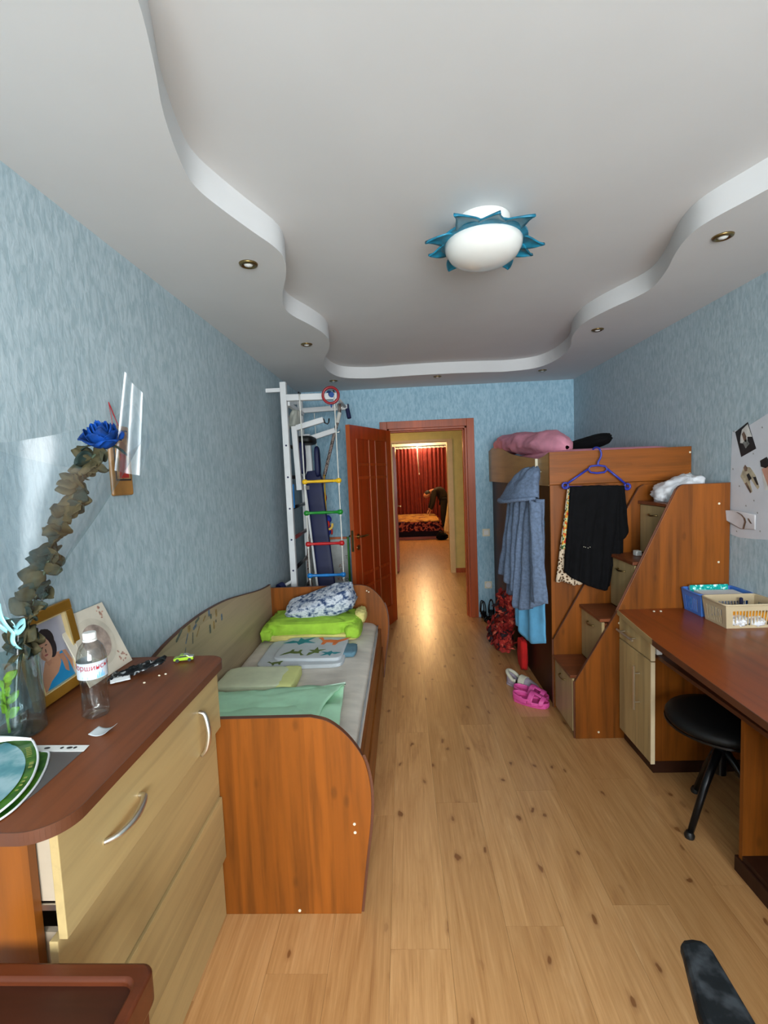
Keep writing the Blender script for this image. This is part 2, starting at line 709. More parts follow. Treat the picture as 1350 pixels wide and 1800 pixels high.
# walls
struct(B().box(XL - 0.12, XL, YF - .12, YB + 0.12, -0.06, 2.6).build('wall_left', M['wall']), 'long blue textured wallpaper wall')
struct(B().box(XR, XR + 0.12, YF - .12, YB + 0.12, -0.06, 2.6).build('wall_right', M['wall']), 'blue textured wallpaper wall behind desk and bunk')
DX0, DX1, DZ = -0.14, 0.675, 2.005       # door opening in the far wall
b = B()
b.box(XL, DX0, YB, YB + 0.12, -0.06, 2.6).box(DX1, XR, YB, YB + 0.12, -0.06, 2.6).box(DX0, DX1, YB, YB + 0.12, DZ, 2.6)
struct(b.build('wall_back', M['wall_back'], fix=False), 'far blue wall with the open doorway')
WX0, WX1, WZ0, WZ1 = -0.6, 1.4, 0.75, 2.28
b = B()
b.box(XL, WX0, YF - .12, YF, -0.06, 2.6).box(WX1, XR, YF - .12, YF, -0.06, 2.6).box(WX0, WX1, YF - .12, YF, -0.06, WZ0).box(WX0, WX1, YF - .12, YF, WZ1, 2.6)
struct(b.build('wall_front', M['wall'], fix=False), 'window wall opposite the door')
win = thing('window_1', 'white three-light window opposite the doorway', None, (0.4, YF - .06, WZ0), kind='structure')
b = B()
for z in (WZ0 + .03, WZ1 - .03):
    b.box(WX0, WX1, YF - .09, YF - .03, z - .03, z + .03)
for xx in (WX0 + .03, WX0 + .69, WX1 - .69, WX1 - .03):
    b.box(xx - .03, xx + .03, YF - .09, YF - .03, WZ0, WZ1)
b.build('window_frame', M['white'], win, fix=False)

# two-level ceiling
struct(B().box(XL, XR, YF, YB, ZC, ZC + 0.05).build('ceiling', M['ceiling']), 'white upper ceiling inside the wavy drop')
half = [(.358, 4.352), (.15, 4.358), (-.054, 4.374), (-.263, 4.391), (-.488, 4.31), (-.574, 4.098), (-.586, 3.82), (-.548, 3.586), (-.478, 3.36), (-.442, 3.126), (-.455, 2.96), (-.50, 2.8), (-.562, 2.63), (-.577, 2.5), (-.536, 2.31), (-.484, 2.155), (-.453, 2.04), (-.442, 1.94), (-.457, 1.855), (-.505, 1.73), (-.555, 1.59), (-.587, 1.47), (-.579, 1.36), (-.54, 1.19), (-.49, 1.05), (-.448, .91), (-.44, .80), (-.455, .66), (-.5, .5), (-.56, .3), (-.586, .1), (-.57, -.1), (-.48, -.3), (-.26, -.38), (.0, -.36), (.15, -.345), (.358, -.34)]
loop = half + [(2 * CX - x, y) for x, y in half[-2:0:-1]]
loop = [(p.x, p.y) for p in spline([(a, c, 0) for a, c in loop], 4, True)]
cc = (CX, 2.0)
ang = lambda p: atan2(p[1] - cc[1], p[0] - cc[0]) % (2 * pi)
loop.sort(key=ang)
corners = [(XL, YF), (XR, YF), (XR, YB), (XL, YB)]
inner = []
for p in loop:
    inner.append(p)
for q in corners:
    a = ang(q)
    k = max([i for i in range(len(inner)) if ang(inner[i]) <= a], default=len(inner) - 1)
    p0, p1 = inner[k], inner[(k + 1) % len(inner)]
    d = (cos(a), sin(a))
    # ray-segment crossing
    ex, ey = p1[0] - p0[0], p1[1] - p0[1]
    den = d[0] * ey - d[1] * ex
    t = ((p0[0] - cc[0]) * ey - (p0[1] - cc[1]) * ex) / den
    inner.insert(k + 1, (cc[0] + d[0] * t, cc[1] + d[1] * t))
outer = []
for p in inner:
    a = ang(p)
    d = (cos(a), sin(a))
    ts = []
    if d[0] > 1e-9: ts.append((XR - cc[0]) / d[0])
    if d[0] < -1e-9: ts.append((XL - cc[0]) / d[0])
    if d[1] > 1e-9: ts.append((YB - cc[1]) / d[1])
    if d[1] < -1e-9: ts.append((YF - cc[1]) / d[1])
    t = min(ts)
    outer.append((cc[0] + d[0] * t, cc[1] + d[1] * t))
n = len(inner)
vs = [(x, y, ZS) for x, y in inner] + [(x, y, ZS) for x, y in outer] + [(x, y, ZC) for x, y in inner]
fs = []
for i in range(n):
    j = (i + 1) % n
    fs.append((i, j, n + j, n + i))
    fs.append((j, i, 2 * n + i, 2 * n + j))
o = B().add(vs, fs).build('ceiling_drop', M['ceiling'], smooth=35)
struct(o, 'lower white ceiling border with a wavy inner edge')

# ------------------------------------------------------------------ doorway, hall and far bedroom shell
b = B()
cw = 0.075
b.box(DX0 - cw, DX0, YB - .018, YB, 0, DZ + cw).box(DX1, DX1 + cw, YB - .018, YB, 0, DZ + cw).box(DX0, DX1, YB - .018, YB, DZ, DZ + cw)
b.box(DX0, DX0 + .022, YB, YB + .12, 0, DZ).box(DX1 - .022, DX1, YB, YB + .12, 0, DZ).box(DX0, DX1, YB, YB + .12, DZ - .022, DZ)
b.box(DX1 - .034, DX1 - .022, YB + .05, YB + .12, 0, DZ - .022).box(DX0 + .022, DX1 - .022, YB + .05, YB + .12, DZ - .034, DZ - .022)
struct(b.build('trim_1', M['doorframe'], fix=False, bevel=.003), 'reddish wooden door casing around the open doorway')

M['hallwall'] = plain('ochre_hall_paint', (206, 184, 116), 0.8, var=0.03, spec=0.2)
M['hallceil'] = plain('hall_ceiling_paint', (226, 214, 190), 0.8, var=0.01)
HY = 7.2
b = B()
b.box(-2.2, -.15, HY, HY + .15, -.06, 2.6).box(.70, 2.8, HY, HY + .15, -.06, 2.6).box(-.15, .70, HY, HY + .15, 2.015, 2.6)
struct(b.build('wall_hall', M['hallwall'], fix=False), 'ochre hall wall with the bedroom doorway')
struct(B().box(-2.3, -2.2, YB + .12, 13.4, -.06, 2.6).build('wall_hall_left', M['hallwall']))
struct(B().box(2.8, 2.9, YB + .12, 13.4, -.06, 2.6).build('wall_hall_right', M['hallwall']))
struct(B().box(-2.2, 2.8, YB + .12, 13.4, 2.5, 2.6).build('ceiling_hall', M['hallceil']))
M['bedwall'] = plain('bedroom_wall_paint', (236, 226, 204), 0.8, var=0.02)
struct(B().box(-2.2, 2.8, 13.4, 13.5, -.06, 2.6).build('wall_bedroom', M['bedwall']), 'bright bedroom wall behind the red curtains')
b = B()
b.box(-.215, -.15, HY - .015, HY, 0, 2.04).box(.70, .765, HY - .015, HY, 0, 2.04).box(-.15, .70, HY - .015, HY, 2.015, 2.04)
b.box(-.15, -.135, HY, HY + .15, 0, 2.015).box(.685, .70, HY, HY + .15, 0, 2.015).box(-.135, .685, HY, HY + .15, 2.003, 2.015)
M['hallcasing'] = plain('light_casing', (206, 172, 118), 0.4, var=0.03)
struct(b.build('trim_2', M['hallcasing'], fix=False), 'light casing around the bedroom doorway')
struct(B().box(.765, 2.8, HY - .014, HY, 0, .07).box(-2.2, -.215, HY - .014, HY, 0, .07).build('baseboard_hall', M['doorframe'], fix=False), 'brown baseboard along the hall wall')

# ------------------------------------------------------------------ bunk bed with panels (far right)
t = thing('loft_bed', 'tall cherry wood loft bed with closed dark side, in the far right corner', 'bed', (1.3, 3.9, 0))
LY = 2.957
B().box(.905, 1.757, LY, LY + .016, 1.432, 1.633).build('front_board', M['cherry_x'], t, bevel=.002)
B().box(.912, 1.757, LY + .017, LY + .033, 0, 1.43).build('front_panel', M['cherry'], t, bevel=.002)
M['guard'] = wood('olive_maple_laminate', (176, 142, 96), 'y', 0.88, 1.05, 0.4, 0.14, False, 0, 0.08)
top = [(p.x, p.y) for p in spline([(3.225, 1.602, 0), (3.48, 1.622, 0), (3.8, 1.648, 0), (4.02, 1.676, 0), (4.25, 1.722, 0), (4.486, 1.752, 0), (4.7, 1.758, 0), (4.925, 1.735, 0)], 5)]
B().prism([(3.225, 1.425)] + top + [(4.925, 1.425)], 'yz', .893, .909).build('guard_board', M['guard'], t, bevel=.002)
B().box(.8925, .9095, 3.2225, 3.225, 1.425, 1.602).build('edge_band', M['cream'], t)
B().prism([(LY + .034, 1.425), (LY + .034, 1.633), (3.1, 1.612), (3.222, 1.600), (3.26, 1.60), (3.26, 1.425)], 'yz', .910, .924).build('corner_board', M['guard'], t)
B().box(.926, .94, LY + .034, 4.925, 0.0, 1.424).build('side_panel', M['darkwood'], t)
B().box(.941, 1.757, LY + .034, 4.925, 1.432, 1.45).build('bed_base', M['cherry_y'], t)
B().box(1.741, 1.757, LY + .034, 4.925, 0, 1.431).build('wall_panel', M['cherry'], t)
for z in (1.597, 1.469):
    B().lathe([(.0001, 0), (.006, 0), (.006, .002), (.0001, .003)], (1.747, LY - .0025, z), 8, axis='y').build('screw_cap', M['cream'], t)
# mattress with pink sheet
M['pink'] = plain('pink_cotton', (214, 142, 162), 0.9, var=0.06, scale=12, bump=0.4, bscale=25)
o = soft((1.335, 3.95, 1.555), (.395, .965, .1), .25, .02, 2, 3).build('bunk_mattress', M['pink'], smooth=True)
tag(o, 'bunk mattress under a pink sheet, only its top edge showing above the cherry board', 'mattress')
# pink pillow
def pp(u, v):
    y = lerp(3.12, 4.85, u)
    k = sin(pi * v)
    zt = lerp(1.70, 1.845, u ** .5) - .05 * sin(pi * u * 1.2) * .4
    a = 2 * pi * v
    wdt = .13 * (1 - abs(2 * u - 1) ** 3) ** .7 + .012
    zc_ = lerp(1.665, 1.80, u ** .7)
    hz = lerp(.085, .07, u) * (1 - abs(2 * u - 1) ** 6) ** .5 + .012
    f = 1 + .20 * noise.noise(Vector((u * 6, cos(a) * 1.5, sin(a) * 1.5))) + .14 * noise.noise(Vector((u * 16, cos(a) * 3, sin(a) * 3)))
    return (lerp(1.07, .985, u) + wdt * cos(a) * f, y, zc_ + hz * sin(a) * f)
o = B().grid(lambda u, v: pp(v, u), 28, 60, True).build('pillow', M['pink'], smooth=True)
tag(o, 'creased pink pillow lying along the guard board on top of the loft bed', 'pillow')
o = soft((1.37, 3.62, 1.70), (.2, .16, .05), .7, .12, 1.6, 5, Matrix.Rotation(radians(-16), 3, 'Y')).build('folded_garment', M['blacksoft'], smooth=True)
tag(o, 'black folded garment peaking above the loft bed edge beside the pink pillow', 'clothing')

# ------------------------------------------------------------------ drawer staircase
t = thing('drawer_staircase', 'cherry wood staircase of four drawers with a sloping stringer, against the loft bed', 'stairs', (1.3, 2.75, 0))
xs = [.915, 1.082, 1.262, 1.44]
zs = [.365, .685, 1.0, 1.316]
arc = [(1.52 + .05 * sin(a) - .0, 1.37 + .048 * cos(a)) for a in [radians(-60 + 12 * i) for i in range(6)]]
out = [(.925, 0), (.925, .335), (1.158, .73)] + arc + [(1.757, 1.418), (1.757, 0)]
o = B().prism(out, 'xz', 2.611, 2.627).build('front_stringer', M['cherry'], t, bevel=.0015)
e = B()
pts = out[:-2] + [(1.757, 1.418)]
for p, q in zip(pts[:-1], pts[1:]):
    e.bar((p[0], 2.619, p[1]), (q[0], 2.619, q[1]), .0165, .003)
e.build('edge_band', M['edge'], t, fix=False)
out2 = [(.91, 0.02), (.91, .462), (1.435, 1.395), (1.465, 1.412), (1.757, 1.416), (1.757, 0.02)]
B().prism(out2, 'xz', 2.938, 2.952).build('rear_stringer', M['cherry'], t, bevel=.001)
e = B()
for p, q in zip(out2[:-3], out2[1:-2]):
    e.bar((p[0], 2.945, p[1]), (q[0], 2.945, q[1]), .0165, .003)
e.build('edge_band', M['edge'], t, fix=False)
M['tread'] = wood('stair_tread_laminate', (122, 66, 38), 'x', .85, 1.06, .35, .2, False)
M['drawerface'] = wood('drawer_front_maple', (176, 152, 108), 'z', .88, 1.05, .42, .1, False, 0, .06)
for i in range(4):
    x1 = xs[i + 1] if i < 3 else 1.757
    z0 = zs[i - 1] if i else .03
    B().box(xs[i] - .012, x1, 2.6275, 2.9375, zs[i] - .018, zs[i]).build('tread', M['tread'], t, bevel=.002)
    d = B().box(xs[i], xs[i] + .016, 2.632, 2.933, z0 + .004, zs[i] - .022).build('drawer', M['drawerface'], t, bevel=.002)
    hz = zs[i] - .075
    h = [(xs[i] - .001, 2.735, hz), (xs[i] - .016, 2.745, hz), (xs[i] - .021, 2.78, hz - .003), (xs[i] - .016, 2.815, hz), (xs[i] - .001, 2.825, hz)]
    B().tube(spline(h, 4), .0045, 6).build('handle', M['brass'], d, smooth=True)
    B().box(xs[i] + .017, x1 - .02, 2.64, 2.925, z0 + .01, zs[i] - .03).build('drawer_box', M['tread'], d)
B().box(.935, 1.757, 2.6275, 2.9375, .0, .028).build('plinth', M['edge'], t)
for x, z in ((1.698, 1.308), (1.699, .989), (1.052, .038), (1.168, .665)):
    B().lathe([(.0001, 0), (.006, 0), (.006, .002), (.0001, .003)], (x, 2.6085, z), 8, axis='y').build('screw_cap', M['cream'], t)
o = B().box(1.352, 1.386, 2.80, 2.84, 1.0005, 1.03).build('small_box', M['white'], bevel=.004)
tag(o, 'tiny white box lying on the third stair tread', 'box')
# white bag on the top stair
t = thing('plastic_bag', 'crumpled white plastic bag on the top stair step', 'bag', (1.57, 2.78, 1.316))
M['bag'] = plain('white_bag', (222, 224, 228), 0.55, var=0.05, scale=20, bump=0.7, bscale=28)
def bagf(p):
    return 1 + .22 * noise.noise(p * 2.6 + Vector((4, 1, 2))) + .1 * noise.noise(p * 6)
B().ell((1.575, 2.78, 1.383), (.125, .12, .066), 40, 24, .75, bagf, rot=Matrix.Rotation(radians(-18), 3, 'Y')).build('bag_body', M['bag'], t, smooth=True)
B().ell((1.475, 2.77, 1.352), (.028, .05, .034), 24, 16, .8, bagf).build('bag_knot', M['bag'], t, smooth=True)

# ------------------------------------------------------------------ desk
t = thing('desk', 'long brown wooden desk along the right wall, with one maple fronted cabinet', 'desk', (1.45, 2.0, 0))
DT0, DT1 = .715, .741
topo = [(1.158, 2.608), (1.128, 2.35), (1.102, 2.1), (1.085, 1.7), (1.072, 1.3), (1.07, .95), (1.757, .95), (1.757, 2.608)]
M['desktop'] = wood('brown_desk_top', (142, 66, 24), 'y', .82, 1.06, .3, .22, False, .15, .05)
B().prism(topo, 'xy', DT0, DT1).build('desktop', M['desktop'], t, bevel=.0015)
e = B()
for p, q in ((topo[0], topo[1]), (topo[1], (1.106, 2.14))):
    e.bar((p[0] - .0005, p[1], .728), (q[0] - .0005, q[1], .728), .003, .0265)
e.build('edge_band', M['maple_y'], t, fix=False)
e = B()
for p, q in (((1.106, 2.14), topo[2]), (topo[2], topo[3]), (topo[3], topo[4]), (topo[4], topo[5])):
    e.bar((p[0] - .0005, p[1], .728), (q[0] - .0005, q[1], .728), .003, .0265)
e.build('edge_band', M['edge'], t, fix=False)
B().box(1.182, 1.757, 2.3, 2.318, .06, .714).build('side_panel', M['cherry'], t)
B().box(1.182, 1.757, 2.588, 2.606, .06, .714).build('side_panel', M['cherry'], t)
B().box(1.182, 1.757, 2.318, 2.588, .06, .078).build('cabinet_floor', M['cherry_y'], t)
B().box(1.739, 1.757, .96, 2.3, .25, .714).build('back_panel', M['cherry_y'], t)
B().box(1.192, 1.757, 2.298, 2.606, 0, .059).build('plinth', M['darkwood'], t)
M['deskfront'] = wood('pale_cabinet_front', (192, 166, 116), 'z', .86, 1.06, .42, .07, False, 0, .07)
dr = B().box(1.164, 1.181, 2.268, 2.602, .588, .706).build('drawer', M['deskfront'], t, bevel=.003)
B().tube([(1.135, 2.565, .645), (1.135, 2.39, .645)], .006, 8).tube([(1.164, 2.535, .645), (1.135, 2.535, .645)], .004, 6).tube([(1.164, 2.42, .645), (1.135, 2.42, .645)], .004, 6).build('handle', M['chrome'], dr, smooth=40, fix=False)
dr = B().box(1.164, 1.181, 2.268, 2.602, .068, .582).build('cabinet_door', M['deskfront'], t, bevel=.003)
B().tube([(1.135, 2.375, .52), (1.135, 2.375, .29)], .006, 8).tube([(1.164, 2.375, .48), (1.135, 2.375, .48)], .004, 6).tube([(1.164, 2.375, .33), (1.135, 2.375, .33)], .004, 6).build('handle', M['chrome'], dr, smooth=40, fix=False)
M['paleedge'] = plain('pale_edge_band', (226, 206, 168), 0.4, var=0.03)
B().box(1.1625, 1.182, 2.262, 2.268, .068, .582).build('edge_strip', M['paleedge'], dr)
B().box(1.1625, 1.182, 2.262, 2.268, .588, .706).build('edge_strip', M['paleedge'], t)
M['tray'] = wood('keyboard_tray_laminate', (96, 52, 30), 'y', .85, 1.05, .35, .2, False)
B().box(1.192, 1.58, 1.1, 2.285, .598, .616).build('keyboard_tray', M['tray'], t, bevel=.002)
B().box(1.19, 1.5, 2.286, 2.299, .635, .665).box(1.19, 1.215, 2.262, 2.286, .619, .665).build('drawer_runner', M['white'], t, fix=False)
B().box(1.2, 1.757, 1.69, 1.708, 0, .599).build('leg_panel', M['cherry'], t)
B().box(1.2, 1.757, .97, .988, 0, .599).build('leg_panel', M['cherry'], t)
B().box(1.2, 1.757, .988, 1.69, .061, .079).build('shelf', M['darkwood'], t)
B().box(1.192, 1.206, .97, 1.72, 0, .06).build('plinth', M['darkwood'], t, bevel=.002)
B().box(1.30, 1.70, .988, 1.69, .33, .348).build('shelf', M['darkwood'], t)
for y in (2.575, 2.59):
    pass
for x, y in ((1.33, 2.56), (1.365, 2.557)):
    B().lathe([(.0065, .7411), (.005, .7445), (.0001, .745)], (x, y, 0), 8).build('screw_cap', M['cream'], t)

# ------------------------------------------------------------------ baskets on the desk
def basket(name, label, x0, x1, y0, y1, z0, z1, mat, fl=.012):
    t = thing(name, label, 'basket', ((x0 + x1) / 2, (y0 + y1) / 2, z0))
    th = .0028
    B().box(x0 + fl, x1 - fl, y0 + fl, y1 - fl, z0, z0 + th).build('basket_floor', mat, t)
    def corner(side, s, z):
        k = (z - z0) / (z1 - z0)
        g = fl * (1 - k)
        if side == 0: return (lerp(x0 + g, x1 - g, s), y0 + g, z)
        if side == 1: return (x1 - g, lerp(y0 + g, y1 - g, s), z)
        if side == 2: return (lerp(x1 - g, x0 + g, s), y1 - g, z)
        return (x0 + g, lerp(y1 - g, y0 + g, s), z)
    za, zb = z0 + .014, z1 - .03
    for side in range(4):
        b = B()
        ln = (x1 - x0) if side % 2 == 0 else (y1 - y0)
        def slab(s0, s1, a, c):
            p = [corner(side, s0, a), corner(side, s1, a), corner(side, s1, c), corner(side, s0, c)]
            nrm = (Vector(p[1]) - Vector(p[0])).cross(Vector(p[3]) - Vector(p[0])).normalized() * th
            b.add(p + [tuple(Vector(q) - nrm) for q in p], [(0, 1, 2, 3), (7, 6, 5, 4), (0, 4, 5, 1), (1, 5, 6, 2), (2, 6, 7, 3), (3, 7, 4, 0)])
        slab(0, 1, z0, za)
        slab(0, 1, zb, z1)
        e = .032 / ln
        slab(0, e, za, zb)
        slab(1 - e, 1, za, zb)
        nb = max(3, int(ln / .019))
        for i in range(1, nb):
            s = e + (1 - 2 * e) * i / nb
            slab(s - .0022 / ln, s + .0022 / ln, za, zb)
        b.build('basket_side', mat, t, fix=False)
    rim = []
    rr = .02
    for cx, cy, a0 in ((x1 - rr, y0 + rr, -90), (x1 - rr, y1 - rr, 0), (x0 + rr, y1 - rr, 90), (x0 + rr, y0 + rr, 180)):
        for i in range(5):
            a = radians(a0 + i * 22.5)
            rim.append((cx + (rr + .003) * cos(a), cy + (rr + .003) * sin(a), z1))
    B().tube(rim, .0048, 6, True).build('rim', mat, t, smooth=True)
    return t
M['bluebasket'] = plain('cornflower_plastic', (72, 124, 206), 0.35, var=0.03)
M['beigebasket'] = plain('beige_plastic', (198, 180, 146), 0.4, var=0.03)
basket('plastic_basket', 'cornflower blue slotted plastic basket on the desk against the stair panel', 1.497, 1.757, 2.432, 2.602, .7415, .857, M['bluebasket'])
basket('plastic_basket', 'beige slotted plastic basket on the desk in front of the blue one', 1.497, 1.757, 2.243, 2.424, .7415, .857, M['beigebasket'])
# what lies in them
t = thing('notebook', 'notebook with turquoise sequin cover standing in the blue basket', 'notebook', (1.62, 2.56, .75))
M['sequin'] = blotch('turquoise_sequins', [(0.0, lin((20, 120, 120))), (0.36, lin((30, 168, 160))), (0.55, lin((120, 224, 212))), (0.63, lin((236, 255, 250)))], 70, 0.25, 'CONSTANT', 2)
B().box(1.525, 1.725, 2.57, 2.573, .747, .876).build('cover', M['sequin'], t)
B().box(1.528, 1.723, 2.5735, 2.585, .747, .872).build('pages', M['paper'], t)
t = thing('paper_stack', 'stack of white and grey papers filling the blue basket', 'papers', (1.62, 2.49, .748))
for i in range(5):
    a = radians((-4, 3, -2, 5, -3)[i])
    R = Matrix.Rotation(a, 4, 'Z')
    b = B().box(-.098, .098, -.055, .055, 0, .02)
    b.v = [tuple((R @ Vector(v)) + Vector((1.622 + .004 * i, 2.505, .748 + .0205 * i))) for v in b.v]
    b.build('sheet_bundle', M['paper'], t)
M['orange'] = plain('orange_pouch_film', (226, 150, 34), 0.4, var=0.12, scale=25)
b = B().box(-.10, .12, -.018, .018, -.022, .022)
R = Matrix.Rotation(radians(12), 4, 'Y')
b.v = [tuple((R @ Vector(v)) + Vector((1.64, 2.30, .8))) for v in b.v]
tag(b.build('pouch', M['orange'], bevel=.012), 'orange pouch lying slanted in the beige basket', 'pouch')
M['foilwhite'] = plain('white_wrapping', (226, 226, 230), 0.4, var=0.12, scale=40, bump=0.8, bscale=50)
for i, (x, y, r, lb) in enumerate(((1.575, 2.29, .042, 'crumpled white wrapper in the beige basket, beside its left end'), (1.66, 2.285, .036, 'crumpled white wrapper in the beige basket, under the orange pouch'))):
    o = B().ell((x, y, .745 + r * .62), (r * 1.1, r, r * .6), 24, 16, .8, lambda p: 1 + .4 * noise.noise(p * 3.1 + Vector((i * 5, 2, 1)))).build('wrapper', M['foilwhite'], smooth=25)
    tag(o, lb, 'wrapper')
t = thing('marker_pen', 'dark blue capped marker standing at the back of the beige basket', 'pen', (1.665, 2.385, .745))
B().lathe([(.007, .745), (.007, .81)], (1.665, 2.385, 0), 10).build('barrel', M['paper'], t, smooth=40)
B().lathe([(.0078, .81), (.0078, .85), (.004, .853)], (1.665, 2.385, 0), 10).build('cap', M['navy'], t, smooth=40)

# ------------------------------------------------------------------ stool under the desk
t = thing('stool', 'black round stool on three splayed metal legs, pushed under the desk', 'stool', (1.295, 1.96, 0))
M['leather'] = plain('black_leatherette', (12, 13, 13), 0.55, var=0.1, spec=.3)
M['darkmetal'] = plain('black_painted_metal', (20, 20, 22), 0.3, 0.4)
B().lathe([(.0001, .437), (.19, .437), (.203, .446), (.205, .46), (.196, .474), (.15, .484), (.0001, .487)], (1.295, 1.96, 0), 36).build('seat', M['leather'], t, smooth=True)
B().lathe([(.199, .4325), (.207, .4325), (.207, .441), (.199, .441)], (1.295, 1.96, 0), 36, cap=False).build('seat_rim', M['darkmetal'], t, smooth=30)
B().lathe([(.0001, .22), (.022, .22), (.022, .33), (.014, .34), (.014, .42), (.06, .428), (.06, .437), (.0001, .437)], (1.295, 1.96, 0), 14).build('column', M['darkmetal'], t, smooth=35)
for fx, fy in ((1.121, 1.878), (1.31, 2.153), (1.454, 1.85)):
    l = B().tube([(lerp(1.295, fx, .08), lerp(1.96, fy, .08), .325), (lerp(1.295, fx, .5), lerp(1.96, fy, .5), .20), (lerp(1.295, fx, .97), lerp(1.96, fy, .97), .02)], [.017, .015, .012], 8).build('leg', M['darkmetal'], t, smooth=True)
    B().lathe([(.018, 0), (.02, .012), (.013, .026)], (fx, fy, 0), 12).build('rubber_foot', M['black'], l, smooth=40)

# ------------------------------------------------------------------ office chair (only its armrest enters the view)
t = thing('office_chair', 'black office chair whose scuffed plastic armrest points at the door', 'chair', (.75, .42, 0))
M['armrest'] = blotch('scuffed_black_plastic', [(0, lin((12, 15, 17))), (.48, lin((20, 24, 27))), (.66, lin((58, 62, 66)))], 26, .6, 'LINEAR', 3)
out = [(.463, .792), (.466, .804), (.475, .811), (.49, .813), (.505, .810), (.514, .802), (.515, .79), (.510, .70), (.504, .60), (.498, .45), (.49, .38), (.44, .38), (.418, .45), (.418, .60), (.432, .70)]
B().prism(out, 'xy', .648, .682).build('armrest', M['armrest'], t, bevel=.012, seg=3)
B().bar((.46, .5, .65), (.5, .48, .44), .03, .05).bar((.5, .48, .445), (.62, .45, .43), .05, .02).build('arm_bracket', M['black'], t, fix=False)
out = [(1.03, .79), (1.0, .81), (.985, .78), (.985, .45), (1.0, .38), (1.05, .38), (1.07, .45), (1.07, .6)]
B().prism(out, 'xy', .648, .682).build('armrest', M['armrest'], t, bevel=.012, seg=3)
B().bar((1.03, .5, .65), (1.0, .48, .44), .03, .05).bar((1.0, .48, .445), (.88, .45, .43), .05, .02).build('arm_bracket', M['black'], t, fix=False)
B().ell((.75, .46, .47), (.23, .23, .045), 28, 14, .6).build('seat', M['blacksoft'], t, smooth=True)
B().ell((.75, .2, .85), (.22, .04, .26), 28, 14, .6).bar((.75, .2, .62), (.75, .3, .44), .05, .02).build('backrest', M['blacksoft'], t, smooth=True, fix=False)
B().lathe([(.05, .44), (.03, .40), (.03, .12), (.04, .1)], (.75, .42, 0), 14).build('column', M['black'], t, smooth=40)
for k in range(5):
    a = 2 * pi * k / 5 + .3
    l = B().tube([(.75, .42, .115), (.75 + .27 * cos(a), .42 + .27 * sin(a), .07)], [.028, .018], 8).build('base_arm', M['black'], t, smooth=True)
    B().lathe([(.0001, -.012), (.028, -.012), (.028, .012), (.0001, .012)], (.75 + .28 * cos(a), .42 + .28 * sin(a), .028), 14, axis='y').build('caster', M['black'], l, smooth=40)

# ------------------------------------------------------------------ small wooden table bottom left
t = thing('side_table', 'reddish brown wooden side table with raised rounded rim, in front of the dresser', 'table', (-.64, .6, 0))
M['mahog'] = wood('mahogany_lacquer', (62, 30, 18), 'x', .8, 1.1, .4, .3, False, .0)
M['mahogrim'] = wood('mahogany_rim', (96, 46, 24), 'x', .8, 1.12, .35, .3, False, .05)
X0, X1, Y0, Y1, ZT = -.83, -.468, .38, .757, .692
def rrect(x0, x1, y0, y1, r, n=6):
    P = []
    for cx, cy, a0 in ((x1 - r, y0 + r, -90), (x1 - r, y1 - r, 0), (x0 + r, y1 - r, 90), (x0 + r, y0 + r, 180)):
        P += [(cx + r * cos(radians(a0 + 90 * i / n)), cy + r * sin(radians(a0 + 90 * i / n))) for i in range(n + 1)]
    return P
oo, ii = rrect(X0, X1, Y0, Y1, .022), rrect(X0 + .024, X1 - .022, Y0 + .024, Y1 - .03, .022)
b = B()
n = len(oo)
vs = [(x, y, ZT) for x, y in oo] + [(x, y, ZT) for x, y in ii] + [(x, y, ZT - .06) for x, y in oo] + [(x, y, ZT - .06) for x, y in ii]
fs = []
for i in range(n):
    j = (i + 1) % n
    fs += [(i, j, n + j, n + i), (i, 2 * n + i, 2 * n + j, j), (n + i, n + j, 3 * n + j, 3 * n + i), (2 * n + i, 3 * n + i, 3 * n + j, 2 * n + j)]
b.add(vs, fs).build('rim', M['mahogrim'], t, smooth=50, bevel=.006)
B().box(X0 + .022, -.752, Y0 + .022, Y1 - .022, ZT - .030, ZT - .014).build('top_board', M['mahog'], t, bevel=.001)
B().box(-.750, X1 - .018, Y0 + .022, Y1 - .022, ZT - .030, ZT - .013).build('top_board', M['mahog'], t, bevel=.001)
for x in (X0 + .03, X1 - .03):
    for y in (Y0 + .03, Y1 - .03):
        B().bar((x, y, 0), (x, y, ZT - .061), .035).build('leg', M['mahogrim'], t, bevel=.004)

# ------------------------------------------------------------------ dresser
t = thing('dresser', 'maple fronted dresser of four wide drawers with a brown top, by the left wall', 'dresser', (-.85, 1.17, 0))
tp = [(-1.045, .752)] + [(-.70 + .075 * sin(radians(a)), .827 - .075 * cos(radians(a))) for a in range(0, 91, 6)] + [(-.625, 1.48)] + [(-.69 + .065 * cos(radians(a)), 1.497 + .065 * sin(radians(a))) for a in range(6, 91, 6)] + [(-1.045, 1.562)]
B().prism(tp, 'xy', .916, .94).build('dresser_top', M['top'], t, smooth=30, bevel=.0015)
e = B()
for p, q in zip(tp[:-1], tp[1:]):
    e.bar((p[0], p[1], .928), (q[0], q[1], .928), .002, .0246)
e.build('edge_band', M['edge'], t, fix=False)
B().box(-1.04, -.724, .802, .82, 0, .916).build('side_panel', M['cherry'], t)
B().box(-1.04, -.724, 1.518, 1.536, 0, .916).build('side_panel', M['cherry'], t)
B().box(-1.04, -1.03, .82, 1.518, .05, .916).build('back_panel', M['cream'], t)
B().box(-1.03, -.74, .82, 1.518, .03, .046).build('bottom_panel', M['cherry_y'], t)
M['boxcream'] = plain('pale_drawer_side', (176, 160, 138), .5, var=.03)
zz = [(.697, .913, -.656), (.448, .692, -.676), (.222, .444, -.669), (.004, .218, -.683)]
